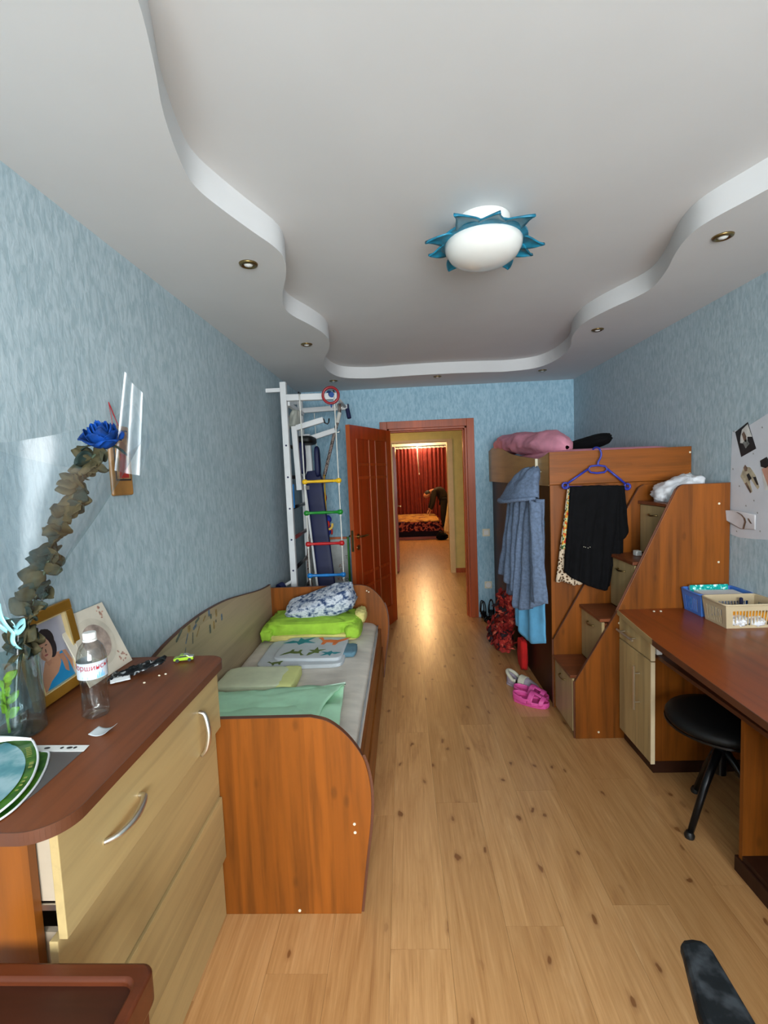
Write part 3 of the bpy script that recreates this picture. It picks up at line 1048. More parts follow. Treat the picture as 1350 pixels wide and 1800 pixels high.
for k, (z0, z1, xf) in enumerate(zz):
    d = B().box(xf - .017, xf, .792, 1.539, z0, z1).build('drawer', M['maple_y'], t, bevel=.0015)
    d2 = B().box(xf - .33, xf - .018, .826, .838, z0 + .045, z1 - .015).box(xf - .33, xf - .018, 1.50, 1.512, z0 + .045, z1 - .015).box(xf - .33, xf - .018, .838, 1.50, z0 + .045, z0 + .052)
    d2.build('drawer_box', M['boxcream'], d, fix=False)
    B().box(xf - .31, xf - .02, .8205, .8255, z0 + .03, z0 + .042).build('drawer_runner', M['chrome'], d)
    if k == 0:
        h = [(xf - .001, 1.383, .829), (xf + .016, 1.384, .822), (xf + .026, 1.381, .79), (xf + .029, 1.378, .755), (xf + .02, 1.375, .715), (xf + .004, 1.374, .694)]
        B().tube(spline(h, 5), [.005 + .003 * sin(pi * i / 25) for i in range(26)], 8).build('handle', M['chrome'], d, smooth=True)['label'] = 'handle hanging down from one screw'
        h = [(xf - .001, 1.046, .80), (xf + .016, 1.043, .80), (xf + .026, 1.01, .796), (xf + .028, .975, .792), (xf + .019, .935, .79), (xf - .001, .912, .79)]
        B().tube(spline(h, 5), [.005 + .003 * sin(pi * i / 25) for i in range(26)], 8).build('handle', M['chrome'], d, smooth=True)

# ------------------------------------------------------------------ bed
t = thing('single_bed', 'low cherry wood bed with rounded end boards and wavy maple back, by the wall', 'bed', (-.6, 2.5, 0))
prof = [(-1.04, 0.0), (-1.04, .72), (-.70, .721), (-.36, .722)]
prof += [(p.x, p.y) for p in spline([(-.346, .722, 0), (-.29, .707, 0), (-.241, .671, 0), (-.198, .62, 0), (-.168, .562, 0), (-.153, .49, 0), (-.15, .42, 0), (-.157, .33, 0), (-.176, .2, 0), (-.203, 0, 0)], 4)]
for y0 in (1.543, 3.482):
    e = B().prism(prof, 'xz', y0, y0 + .018).build('end_board', M['cherry'], t, bevel=.001)
    b = B()
    for p, q in zip(prof[1:-1], prof[2:]):
        b.bar((p[0], y0 + .009, p[1]), (q[0], y0 + .009, q[1]), .0186, .002)
    b.build('edge_band', M['edge'], e, fix=False)
back = [(p.x, p.y) for p in spline([(1.562, .775, 0), (1.70, .812, 0), (1.844, .845, 0), (1.943, .862, 0), (2.107, .877, 0), (2.332, .881, 0), (2.606, .863, 0), (2.889, .821, 0), (3.175, .775, 0), (3.379, .752, 0), (3.481, .748, 0)], 4)]
M['maplebed'] = wood('greyed_maple_laminate', (186, 164, 132), 'y', .92, 1.04, .45, .12, False, 0, .05)
bp = B().prism([(1.562, .1)] + back + [(3.481, .1)], 'yz', -1.042, -1.026).build('back_panel', M['maplebed'], t)
e = B()
for p, q in zip(back[:-1], back[1:]):
    e.bar((-1.034, p[0], p[1]), (-1.034, q[0], q[1]), .0166, .004)
e.build('edge_band', M['edge'], bp, fix=False)
M['sticker'] = [plain('sticker_grey', (86, 92, 84), 0.6, var=.3, scale=60), plain('sticker_tan', (150, 122, 74), 0.6, var=.3, scale=60), plain('sticker_blue', (92, 106, 122), 0.6, var=.3, scale=60)]
for i, (y, z, w, h, a) in enumerate(((2.03, .858, .075, .016, 30), (2.13, .856, .03, .03, 0), (2.19, .845, .04, .016, 20), (2.22, .868, .05, .014, 15), (2.30, .852, .04, .01, 30), (2.36, .862, .022, .034, 0), (2.38, .838, .02, .026, 5), (2.45, .836, .022, .04, 0), (2.52, .792, .02, .036, 0), (2.36, .778, .02, .045, 0), (2.41, .782, .02, .042, 0), (2.10, .818, .05, .009, 55), (2.16, .80, .055, .008, 80), (2.22, .812, .06, .008, 45), (2.06, .74, .1, .005, 60), (2.44, .795, .012, .016, 0))):
    ca, sa = cos(radians(a)), sin(radians(a))
    P = [(y + (u * w * ca - v * h * sa) / 2, z + (u * w * sa + v * h * ca) / 2) for u, v in ((-.8, -1), (.8, -1), (1, -.5), (1, .5), (.8, 1), (-.8, 1), (-1, .5), (-1, -.5))]
    B().prism(P, 'yz', -1.026, -1.0253).build('sticker', M['sticker'][i % 3], bp)
B().box(-.222, -.204, 1.562, 3.481, .255, .385).build('side_rail', M['cherry_y'], t, bevel=.002)
B().box(-.214, -.196, 1.566, 3.477, .03, .245).build('bed_drawer', M['cherry_y'], t, bevel=.004)
B().box(-1.025, -.223, 1.562, 3.481, .27, .288).build('bed_base', M['cherry_y'], t)
for x, z in ((-.212, .335), (-.211, .304), (-.421, .014)):
    B().lathe([(.0001, 0), (.0052, 0), (.0052, -.002), (.0001, -.003)], (x, 1.5428, z), 8, axis='y').build('screw_cap', M['cream'], t)
for x in (-.30, -.285):
    B().lathe([(.0001, 0), (.0052, 0), (.0052, -.002), (.0001, -.003)], (x, 3.4818, .676 + (x + .3) * -.6), 8, axis='y').build('screw_cap', M['cream'], t)
M['matt'] = plain('grey_white_ticking', (216, 208, 196), 0.9, var=0.06, scale=6, bump=0.35, bscale=14, stretch=(1, 2.4, 1))
def mt(u, v):
    a = 2 * pi * u
    e = .32
    cx_, cz_ = math.copysign(abs(cos(a)) ** e, cos(a)), math.copysign(abs(sin(a)) ** e, sin(a))
    k = 1 - (abs(2 * v - 1)) ** 26 * .06
    x = -.623 + .402 * cx_ * k
    y = lerp(1.568, 3.477, v)
    z = .366 + .074 * cz_ * k + (.006 * noise.noise(Vector((x * 4, y * 5, 1))) if cz_ > 0 else 0)
    return (x, y, z)
b = B().grid(lambda u, v: mt(u, v), 64, 60, True)
nn = 64
b.f += [tuple(range(nn - 1, -1, -1)), tuple(60 * nn + k for k in range(nn))]
b.mi += [0, 0]
t = thing('mattress', 'thin bare grey-white mattress on the low bed', 'mattress', (-.62, 2.5, .29))
b.build('mattress_core', M['matt'], t, smooth=50)
M['piping'] = plain('grey_piping', (160, 162, 164), 0.8)
B().tube([(-.2235, y, .432) for y in [1.6 + .06 * i for i in range(31)]], .0045, 6).build('piping', M['piping'], t, smooth=True)

# bedding
M['mint'] = plain('mint_cotton', (190, 240, 202), 0.9, var=0.04, scale=8, bump=0.25, bscale=20)
M['mint_hem'] = plain('pale_hem', (208, 234, 214), 0.9)
t = thing('sheet', 'crumpled mint green sheet at the near end of the low bed', 'bedding', (-.65, 1.95, .44))
def mintx(u, v):
    r = .045 * math.exp(-((v - .62 - .12 * (u - .5)) / .14) ** 2) * (1 - .5 * u) + .03 * math.exp(-((v - .95) / .06) ** 2)
    return (0, 0, r)
sheet([(-1.0, 1.60, .447), (-.30, 1.60, .447), (-.335, 2.33, .452), (-1.0, 2.24, .456)], 50, 36, .012, 6, 2, .012, mintx).build('sheet_body', M['mint'], t, smooth=True, solid=.006, offset=1)
def flapx(u, v):
    return (0, .03 * sin(pi * u), .028 * sin(pi * v) + .05 * (u - .5) ** 2)
sheet([(-1.0, 1.98, .482), (-.42, 1.98, .462), (-.328, 2.32, .468), (-1.0, 2.20, .490)], 40, 14, .012, 5, 7, 0, flapx).build('folded_flap', M['mint'], t, smooth=True, solid=.005, offset=1)
hem = [(-1.0, 2.202, .498), (-.86, 2.215, .492), (-.70, 2.24, .478), (-.55, 2.275, .474), (-.43, 2.31, .480), (-.33, 2.325, .489)]
B().tube(spline(hem, 6), .0045, 6).build('hem', M['mint_hem'], t, smooth=True)
M['ivory'] = plain('ivory_cotton', (214, 220, 186), 0.9, var=0.04, bump=0.2, bscale=20)
M['lemon'] = plain('pale_yellow_cotton', (222, 226, 148), 0.9, var=0.03, bump=0.2, bscale=20)
t = thing('folded_towel', 'ivory folded cloth with a pale yellow end, between mint and printed sheets', 'bedding', (-.8, 2.42, .44))
soft((-.835, 2.43, .468), (.175, .125, .029), .3, .05, 2, 3).build('cloth_roll', M['ivory'], t, smooth=True)
soft((-.652, 2.44, .466), (.052, .13, .027), .35, .05, 2, 6).build('yellow_end', M['lemon'], t, smooth=True)

M['dino'] = plain('pale_grey_cotton', (196, 202, 206), 0.9, var=0.03, bump=0.25, bscale=22)
t = thing('printed_sheet', 'pale grey sheet printed with dinosaurs, folded on the bed before the lime blanket', 'bedding', (-.62, 2.83, .44))
def slabcloth(c, lx, ly, lz, a, seed, name, mat):
    R = Matrix.Rotation(radians(a), 3, 'Z')
    return soft(c, (lx, ly, lz), .22, .035, 2.2, seed, R).build(name, mat, t, smooth=True)
slabcloth((-.645, 2.84, .452), .255, .215, .014, 2, 3, 'lower_fold', M['dino'])
slabcloth((-.60, 2.86, .472), .205, .18, .013, -3, 5, 'upper_fold', M['dino'])
M['pr_teal'] = plain('teal_print', (44, 132, 140), .9)
M['pr_orange'] = plain('orange_print', (232, 124, 66), .9)
M['pr_green'] = plain('olive_print', (96, 112, 52), .9)
M['pr_blue'] = plain('slate_print', (96, 132, 148), .9)
def flat_print(pts, c, s, a, z, mat, name='print_motif'):
    ca, sa = cos(radians(a)), sin(radians(a))
    P = [(c[0] + s * (x * ca - y * sa), c[1] + s * (x * sa + y * ca)) for x, y in pts]
    B().prism(P, 'xy', z, z + .0012).build(name, mat, t)
long_neck = [(-1, .5), (-.75, .65), (-.5, .2), (-.1, .3), (.4, .25), (.8, .6), (1.1, .9), (.9, .35), (.55, -.1), (.5, -.6), (.3, -.6), (.25, -.2), (-.2, -.2), (-.25, -.6), (-.45, -.6), (-.5, -.05), (-.8, .35)]
flyer = [(-1, .1), (-.4, .35), (-.1, .1), (.1, .7), (.3, .3), (1, .5), (.5, 0), (.9, -.5), (.3, -.25), (-.1, -.5), (-.2, -.1), (-.6, -.05)]
flat_print(flyer, (-.70, 2.95, 0), .105, 15, .4865, M['pr_teal'])
flat_print(long_neck, (-.50, 2.945, 0), .10, -10, .4865, M['pr_orange'])
flat_print(long_neck, (-.69, 2.77, 0), .068, 170, .4865, M['pr_green'])
flat_print(flyer, (-.57, 2.77, 0), .07, 60, .4865, M['pr_green'])
flat_print(flyer, (-.47, 2.745, 0), .062, 190, .4865, M['pr_teal'])
flat_print(long_neck, (-.78, 2.66, 0), .05, 15, .4668, M['pr_green'])
soft((-.375, 2.86, .458), (.05, .09, .018), .5, .1, 3, 2).build('turned_corner', M['pr_blue'], t, smooth=True)

M['lime'] = plain('lime_fleece', (160, 204, 62), 0.95, var=0.06, scale=16, bump=0.4, bscale=22)
M['butter'] = plain('butter_lining', (218, 206, 128), 0.95, var=0.05, scale=16, bump=0.3, bscale=22)
t = thing('blanket', 'folded lime green blanket with butter yellow lining at the far end of the low bed', 'bedding', (-.65, 3.26, .44))
soft((-.655, 3.26, .468), (.33, .20, .024), .25, .05, 2.5, 1).build('lining_fold', M['butter'], t, smooth=True)
soft((-.66, 3.265, .525), (.315, .195, .05), .4, .14, 3.2, 4).build('blanket_fold', M['lime'], t, smooth=True)
soft((-.375, 3.20, .50), (.055, .15, .05), .5, .12, 2.5, 7).build('blanket_end', M['lime'], t, smooth=True)
soft((-.955, 3.22, .49), (.05, .17, .045), .5, .12, 2.5, 9).build('blanket_end', M['lime'], t, smooth=True)
soft((-.335, 3.32, .545), (.04, .09, .045), .6, .15, 2.5, 3).build('lining_roll', M['butter'], t, smooth=True)
soft((-.64, 3.10, .463), (.29, .05, .02), .5, .08, 4, 8).build('lining_edge', M['butter'], t, smooth=True)
M['leafprint'] = blotch('blue_leaf_print', [(0, lin((58, 76, 112))), (.40, lin((140, 152, 172))), (.5, lin((204, 210, 218))), (.62, lin((178, 186, 200)))], 26, .9, 'CONSTANT', 3, (1, 1, 1.6), None, .2)
t = thing('pillow', 'white pillow printed with dark blue leaves, leaning on top of the lime blanket', 'pillow', (-.62, 3.3, .57))
def pw(p):
    k = 1 + .09 * noise.noise(p * 2.3 + Vector((3, 1, 5))) + .05 * noise.noise(p * 6)
    return k
b = B().ell((0, 0, 0), (.255, .13, .055), 48, 28, .55, pw)
R = Matrix.Rotation(radians(-13), 3, 'Y') @ Matrix.Rotation(radians(14), 3, 'X')
vv = []
for v in b.v:
    q = Vector(v)
    k = max(0, (q.x + .1) / .35)
    q.z *= 1 + .9 * k
    q = R @ q
    vv.append((q.x - .62, q.y + 3.31, q.z + .64))
b.v = vv
b.build('pillowcase', M['leafprint'], t, smooth=True)

# ------------------------------------------------------------------ ceiling lamp and spotlights
LX, LYc = .355, 1.965
t = thing('ceiling_lamp', 'sun shaped ceiling lamp with opal white dome and turquoise glass rays', 'lamp', (LX, LYc, ZC))
B().lathe([(.0001, ZC - .001), (.105, ZC - .001), (.108, ZC - .02), (.100, 2.455), (.0001, 2.455)], (LX, LYc, 0), 32).build('collar', M['opal'], t, smooth=40)
B().lathe([(.0001, 2.345), (.05, 2.3485), (.10, 2.362), (.132, 2.383), (.149, 2.41), (.152, 2.43), (.142, 2.446), (.0001, 2.452)], (LX, LYc, 0), 40).build('dome', M['opal'], t, smooth=True)
B().lathe([(.146, 2.432), (.172, 2.436), (.172, 2.444), (.146, 2.449)], (LX, LYc, 0), 40, cap=False).build('glass_ring', M['glassblue'], t, smooth=40)
for tx, ty, cu, dz in ((.124, 1.908, -14, -.02), (.143, 2.015, 12, -.02), (.24, 2.176, -6, -.02), (.37, 2.19, 6, -.01), (.503, 2.195, 8, -.02), (.576, 2.068, -8, -.02), (.598, 1.978, -6, -.02), (.502, 1.759, 10, -.02), (.373, 1.722, 10, -.02), (.213, 1.721, -10, -.02)):
    a, r = math.degrees(atan2(ty - LYc, tx - LX)), math.hypot(tx - LX, ty - LYc)
    def ray(u, v):
        rr = lerp(.140, r, v)
        w = .05 * (1 - v) ** .8 * (1 + .3 * sin(pi * v))
        aa = radians(a) + radians(cu) * (v * v - v) * 1.6
        s = (u - .5) * 2
        px, py = rr * cos(aa) - s * w * sin(aa), rr * sin(aa) + s * w * cos(aa)
        return (LX + px, LYc + py, 2.438 + .008 * (1 - s * s) + dz * v)
    B().grid(ray, 8, 12).build('ray', M['glassblue'], t, smooth=True, solid=.006)

t = None
for i, (x, y, lb) in enumerate(((-.597, 1.99, 'brass ceiling spotlight nearest the rose, on the left border'), (-.60, 3.19, 'brass ceiling spotlight halfway along the left border'), (-.60, 4.42, 'brass ceiling spotlight above the wall bars corner'), (.358, 4.46, 'brass ceiling spotlight above the doorway'), (1.302, 4.42, 'brass ceiling spotlight above the far end of the loft bed'), (1.304, 3.21, 'brass ceiling spotlight halfway along the right border'), (1.302, 2.0, 'brass ceiling spotlight on the right border above the desk'))):
    if t is None:
        t = thing('spotlight', lb, 'spotlight', (x, y, ZS), 'recessed ceiling spotlights')
        B().lathe([(.022, -.002), (.026, -.009), (.036, -.006), (.0385, 0.0), (.022, 0.0)], (x, y, ZS), 28, cap=False).build('trim_ring', M['brass'], t, smooth=True)
        B().lathe([(.0001, -.012), (.014, -.009), (.0225, -.001), (.0001, -.0005)], (x, y, ZS), 20).build('bulb', M['opal'], t, smooth=True)
    else:
        c = dup(t)
        c.location = (x, y, ZS)
        c['label'] = lb

# ------------------------------------------------------------------ door leaf
H = Vector((-.105, 4.905, 0))
Dv = Vector((-.345, -.80, 0)).normalized()
Nv = Vector((-Dv.y, Dv.x, 0))
LW = .85
def dbox(b, t0, t1, w0, w1, z0, z1):
    vs = [tuple(H + Dv * tt + Nv * w + Vector((0, 0, z))) for tt in (t0, t1) for w in (w0, w1) for z in (z0, z1)]
    return b.add(vs, [(0, 1, 3, 2), (4, 6, 7, 5), (0, 4, 5, 1), (2, 3, 7, 6), (0, 2, 6, 4), (1, 5, 7, 3)])
t = thing('door_1', 'reddish brown panelled wooden door standing open into the room', None, tuple(H), kind='structure')
M['doorpanel'] = wood('red_door_panel', (164, 50, 12), 'z', 0.8, 1.12, 0.28, 0.15, False, 0.2)
M['dooredge'] = wood('door_edge_veneer', (176, 86, 44), 'z', 0.85, 1.08, 0.35, 0.15, False)
Z0, Z1 = .008, 1.985
b = B()
dbox(b, .004, .11, -.04, 0, Z0, Z1)
dbox(b, LW - .11, LW, -.04, 0, Z0, Z1)
b.build('stile', M['door'], t, fix=False, bevel=.002)
b = B()
for z0, z1 in ((Z0, .2), (1.87, Z1)):
    dbox(b, .11, LW - .11, -.04, 0, z0, z1)
b.build('rail', M['door'], t, fix=False)
dbox(B(), .11, LW - .11, -.034, -.008, .2, 1.87).build('door_panel', M['doorpanel'], t)
for z in (.52, .64, 1.52, 1.64):
    dbox(B(), .125, LW - .125, -.008, -.001, z - .014, z + .014).build('cross_bead', M['door'], t, bevel=.003)
for tt in (.122, .36, .49, LW - .122):
    dbox(B(), tt - .009, tt + .009, -.008, .002, .2, 1.87).build('bead', M['dooredge'], t, bevel=.004)
dbox(B(), LW + .0002, LW + .002, -.0395, -.0005, Z0, Z1).build('door_edge', M['dooredge'], t)
for sgn, w in ((1, 0.0), (-1, -.04)):
    b = B()
    for z in (1.0, .9):
        c = H + Dv * (LW - .06) + Nv * w + Vector((0, 0, z))
        b.tube([tuple(c), tuple(c + Nv * .008 * sgn)], .024, 14)
    c = H + Dv * (LW - .06) + Nv * w + Vector((0, 0, 1.0))
    b.tube([tuple(c), tuple(c + Nv * .045 * sgn), tuple(c + Nv * .05 * sgn - Dv * .02), tuple(c + Nv * .048 * sgn - Dv * .115)], [.009, .009, .009, .007], 8)
    b.build('door_handle', M['brass'], t, smooth=40, fix=False)
b = B()
dbox(b, LW + .0021, LW + .003, -.032, -.008, .87, 1.06)
b.build('lock_plate', M['brass'], t)

# switch and socket
t = thing('light_switch', 'white wall switch between the door casing and the loft bed', 'switch', (.85, YB, .895))
B().box(.81, .888, YB - .009, YB, .857, .935).build('switch_plate', M['cream'], t, bevel=.003)
B().box(.825, .873, YB - .0125, YB - .0085, .872, .92).build('rocker', M['white'], t, bevel=.002)
t = thing('wall_socket', 'white round socket low on the wall beside the loft bed', 'socket', (.858, YB, .342))
B().box(.82, .896, YB - .008, YB, .304, .38).build('socket_plate', M['cream'], t, bevel=.003)
B().lathe([(.028, -.008), (.028, -.012), (.022, -.012), (.021, -.0085), (.0001, -.0085)], (.858, YB, .342), 20, axis='y').build('socket_ring', M['white'], t, smooth=40)

# ------------------------------------------------------------------ wall bars in the left corner
t = thing('gym_ladder', 'white steel wall bars with pull-up arms, in the corner behind the bed', 'wall bars', (-.92, 4.1, 0))
PF, PB = (-.908, 3.75), (-.922, 4.42)
for px_, py_ in (PF, PB):
    p = B().box(px_ - .024, px_ + .024, py_ - .024, py_ + .024, 0, 2.295).build('post', M['white_metal'], t, bevel=.004)
    for z in (2.235, .28):
        B().bar((px_ - .024, py_, z), (-1.046, py_, z), .03).build('wall_bracket', M['white_metal'], p)
    if py_ < 4:
        for z in (.30, .55, .80, 1.05, 1.30, 1.55, 1.80):
            B().lathe([(.0001, -.003), (.0075, -.002), (.008, 0)], (px_ + .002, py_ - .0242, z), 10, axis='y').build('bolt_cap', M['navy'], p)
rc = [M['black'], M['red'], M['print_dark'], M['bluegrip']]
for i, z in enumerate((.30, .55, .80, 1.05, 1.30, 1.55, 1.80)):
    B().tube([(PF[0], PF[1] + .02, z), (PB[0], PB[1] - .02, z)], .016, 10).build('rung', M['darkmetal'] if i != 3 else plain('dull_red_paint', (110, 44, 46), .4), t, smooth=True)
B().bar((-.885, 3.75, 2.172), (-.485, 3.75, 2.166), .05).build('arm', M['white_metal'], t, bevel=.004)
B().bar((-.90, 4.42, 2.162), (-.478, 4.40, 2.172), .045).build('arm', M['white_metal'], t, bevel=.004)
B().bar((-.885, 3.775, 2.13), (-.90, 4.40, 2.13), .03).build('cross_tie', M['white_metal'], t)
B().tube([(-.50, 3.775, 2.175), (-.50, 4.38, 2.175)], .013, 10).build('pull_up_bar', M['white_metal'], t, smooth=True)
B().tube([(-.522, 3.70, 2.172), (-.555, 3.79, 2.2)], .021, 12).build('foam_grip', M['bluegrip'], t, smooth=40)
B().box(-.479, -.467, 4.372, 4.428, 2.145, 2.2).build('end_cap', M['navy'], t, bevel=.003)
B().tube([(-.478, 4.36, 2.15), (-.462, 4.34, 2.065)], .02, 12).build('foam_grip', M['navy'], t, smooth=40)
B().tube([(-.905, 3.77, .72), (-.985, 3.66, .685)], .012, 8).build('foot_hook', M['white_metal'], t)
B().tube([(-.98, 3.668, .69), (-1.005, 3.632, .68)], .036, 14).build('roller', M['navy'], t, smooth=40)

# dip attachment hooked on the bars
t = thing('dip_station', 'white dip bar attachment with navy arm pads, hooked on the wall bars', 'dip bars', (-.85, 4.05, 1.44))
B().bar((-.879, 3.93, 1.97), (-.862, 3.93, 1.44), .045).build('upright', M['white_metal'], t, bevel=.004)
B().bar((-.845, 4.27, 1.93), (-.83, 4.27, 1.36), .06).build('upright', M['white_metal'], t, bevel=.004)
B().bar((-.86, 3.93, 1.955), (-.632, 3.93, 2.012), .045).build('dip_arm', M['white_metal'], t, bevel=.004)
B().bar((-.84, 4.27, 1.885), (-.585, 4.27, 1.955), .045).build('dip_arm', M['white_metal'], t, bevel=.004)
B().tube([(-.632, 3.93, 2.02), (-.622, 3.925, 1.985), (-.60, 3.925, 1.975), (-.588, 3.925, 1.99), (-.585, 3.925, 2.02)], .006, 8).build('hook', M['darkmetal'], t, smooth=True)
B().tube([(-.588, 4.27, 1.96), (-.57, 4.265, 1.935), (-.553, 4.265, 1.935), (-.545, 4.265, 1.955)], .006, 8).build('hook', M['chrome'], t, smooth=True)
soft((-.822, 4.12, 1.862), (.075, .15, .036), .5, .02, 2, 1).build('seat_pad', M['leather'], t, smooth=True)
for x, y, z in ((-.838, 4.0, 1.71), (-.748, 4.2, 1.68)):
    soft((x, y, z), (.024, .05, .135), .55, .02, 2, 1).build('arm_pad', M['navy'], t, smooth=True)
B().bar((-.845, 4.27, 1.45), (-.86, 3.93, 1.46), .035).build('cross_tie', M['white_metal'], t)
B().tube([(-.90, 3.82, 1.49), (-.898, 3.80, 1.30)], .018, 12).build('foam_grip', M['blue'], t, smooth=40)
B().tube([(-.86, 4.22, 1.50), (-.62, 4.22, 1.505)], .017, 12).build('foam_roller', M['bluegrip'], t, smooth=40)

# rope ladder
t = thing('rope_ladder', 'white rope ladder with yellow, green, red and blue rungs', 'rope ladder', (-.64, 3.71, 2.14))
for s, xt, xb in ((0, -.776, -.768), (1, -.505, -.497)):
    r = B().tube([(xt, 3.712, 2.2), (xt, 3.712, 2.12), (lerp(xt, xb, .5), 3.712, 1.4), (xb, 3.712, .16)], .0052, 6).build('side_rope', M['rope'], t, smooth=True)
    B().bar((xt, 3.718, 2.19), (xt, 3.718, 2.205), .012, .07).build('hanger', M['darkmetal'], r)
for z, m in ((1.508, 'yellow'), (1.26, 'green'), (1.012, 'red'), (.757, 'blue'), (.505, 'yellow'), (.255, 'green')):
    zz_ = (z, z + .006)
    pr = [(.0001, -.022), (.012, -.019), (.0195, -.01), (.0215, 0), (.018, .013), (.012, .022), (.0105, .06), (.0125, .135), (.0105, .21), (.012, .248), (.018, .257), (.0215, .27), (.0195, .28), (.012, .289), (.0001, .292)]
    rg = B().lathe(pr, (-.771, 3.712, z), 14, axis='x').build('rung', M[m], t, smooth=True)
    for x in (-.771, -.5):
        B().ell((x, 3.712, z - .028), (.009, .009, .012), 8, 6).build('knot', M['rope'], rg, smooth=True)

def torus(b, c, R_, r, nrm='y', n=28):
    pts = []
    for i in range(n):
        a = 2 * pi * i / n
        if nrm == 'y':
            pts.append((c[0] + R_ * cos(a), c[1], c[2] + R_ * sin(a)))
        else:
            pts.append((c[0], c[1] + R_ * cos(a), c[2] + R_ * sin(a)))
    return b.tube(pts, r, 8, True)
M['ringred'] = plain('dark_red_plastic', (150, 26, 34), 0.35)
t = thing('gymnastic_ring', 'dark red gymnastic ring on the front pull-up arm', 'ring', (-.53, 3.69, 2.17))
torus(B(), (-.528, 3.688, 2.166), .061, .0105).build('ring_hoop', M['ringred'], t, smooth=True)
torus(B(), (-.528, 3.692, 2.088), .012, .004, 'x', 14).build('shackle', M['bluegrip'], t, smooth=True)
t = thing('gymnastic_ring', 'dark red gymnastic ring hanging behind the yellow rung', 'ring', (-.79, 4.48, 1.36))
torus(B(), (-.79, 4.455, 1.345), .058, .0105).build('ring_hoop', M['ringred'], t, smooth=True)
B().tube([(-.79, 4.455, 1.40), (-.80, 4.45, 2.14)], .004, 6).build('strap', M['rope'], t)
B().tube([(-.805, 4.45, 1.30), (-.775, 4.45, 1.38), (-.80, 4.45, 1.40)], .007, 6).build('hoop_wrap', M['rope'], t)

# climbing rope
M['braid'] = blotch('speckled_braided_rope', [(0, lin((66, 54, 52))), (.42, lin((150, 140, 132))), (.56, lin((112, 82, 76)))], 70, .9, 'CONSTANT', 2, (1, 1, .5))
t = thing('climbing_rope', 'speckled climbing rope hanging from the far pull-up arm', 'rope', (-.55, 4.40, 2.17))
B().tube(spline([(-.548, 4.36, 2.20), (-.553, 4.345, 2.10), (-.60, 4.345, 1.95), (-.662, 4.345, 1.74), (-.722, 4.345, 1.54), (-.80, 4.34, 1.30), (-.875, 4.33, 1.0), (-.90, 4.32, .80), (-.90, 4.31, .62), (-.86, 4.30, .45)], 6), .0155, 8).build('rope_length', M['braid'], t, smooth=True)
B().tube([(-.548, 4.345, 2.12), (-.575, 4.342, 2.03)], .019, 10).build('rope_sleeve', M['rope'], t, smooth=40)
torus(B(), (-.548, 4.35, 2.185), .028, .005, 'y', 16).build('rope_loop', M['chrome'], t, smooth=True)

# bench board
t = thing('incline_bench', 'long navy padded bench board leaning in the wall bars', 'bench', (-.72, 4.15, 0))
b = B()
A, Bq = Vector((-.80, 4.225, 1.60)), Vector((-.655, 4.06, .03))
dd = (Bq - A).normalized()
sx = Vector((1, 0, 0)) - dd * dd.x
sx.normalize()
nn_ = dd.cross(sx)
def pad(u, v):
    a = 2 * pi * u
    e = .45
    cx_, cy_ = math.copysign(abs(cos(a)) ** e, cos(a)), math.copysign(abs(sin(a)) ** e, sin(a))
    k = (1 - abs(2 * v - 1) ** 30 * .35)
    return A + (Bq - A) * v + sx * .075 * cx_ * k + nn_ * .024 * cy_ * k
g = B().grid(pad, 32, 40, True)
g.f += [tuple(range(31, -1, -1)), tuple(40 * 32 + k for k in range(32))]
g.mi += [0, 0]
g.build('pad', M['navy'], t, smooth=50)
b = B()
for s in (-1,):
    b.bar(A + sx * .078 * s + nn_ * .04 + dd * .02, Bq + sx * .078 * s + nn_ * .04, .016)
b.build('bench_frame', M['white_metal'], t, fix=False)

# whiteboard
t = thing('whiteboard', 'magnetic whiteboard with green and orange edges, leaning in the corner', 'whiteboard', (-.8, 4.88, 0))
B().box(-1.0, -.60, 4.905, 4.915, .33, .885).build('panel', plain('white_enamel', (200, 204, 200), .25), t)
B().box(-.605, -.585, 4.893, 4.92, .02, .905).build('side_frame', plain('grass_green_paint', (58, 150, 34), .4), t, bevel=.003)
B().box(-1.03, -1.01, 4.893, 4.92, .02, .905).build('side_frame', plain('grass_green_paint', (58, 150, 34), .4), t, bevel=.003)
B().box(-1.01, -.606, 4.895, 4.918, .887, .908).build('top_frame', plain('orange_paint', (214, 104, 44), .4), t, bevel=.003)
B().box(-1.01, -.606, 4.885, 4.92, .30, .33).build('tray', plain('wood_tray', (176, 122, 70), .5), t, bevel=.003)
B().box(-1.01, -.606, 4.9, 4.916, .03, .298).build('chalk_panel', plain('grey_chalk_panel', (66, 82, 88), .6), t)
for i, (ch, x, z, c) in enumerate((('А', -.69, .60, (150, 100, 60)), ('Е', -.675, .55, (150, 110, 70)), ('З', -.66, .63, (150, 90, 60)), ('К', -.71, .46, (176, 70, 50)), ('М', -.67, .455, (160, 80, 50)), ('О', -.625, .45, (60, 90, 80)), ('Т', -.62, .69, (120, 110, 90)))):
    B().text(ch, .05, lambda a, b_, c_, x=x, z=z: (x + a, 4.9048 - c_, z + b_), .0012).build('magnet_letter', plain('letter_%d' % i, c, .5), t, fix=False)

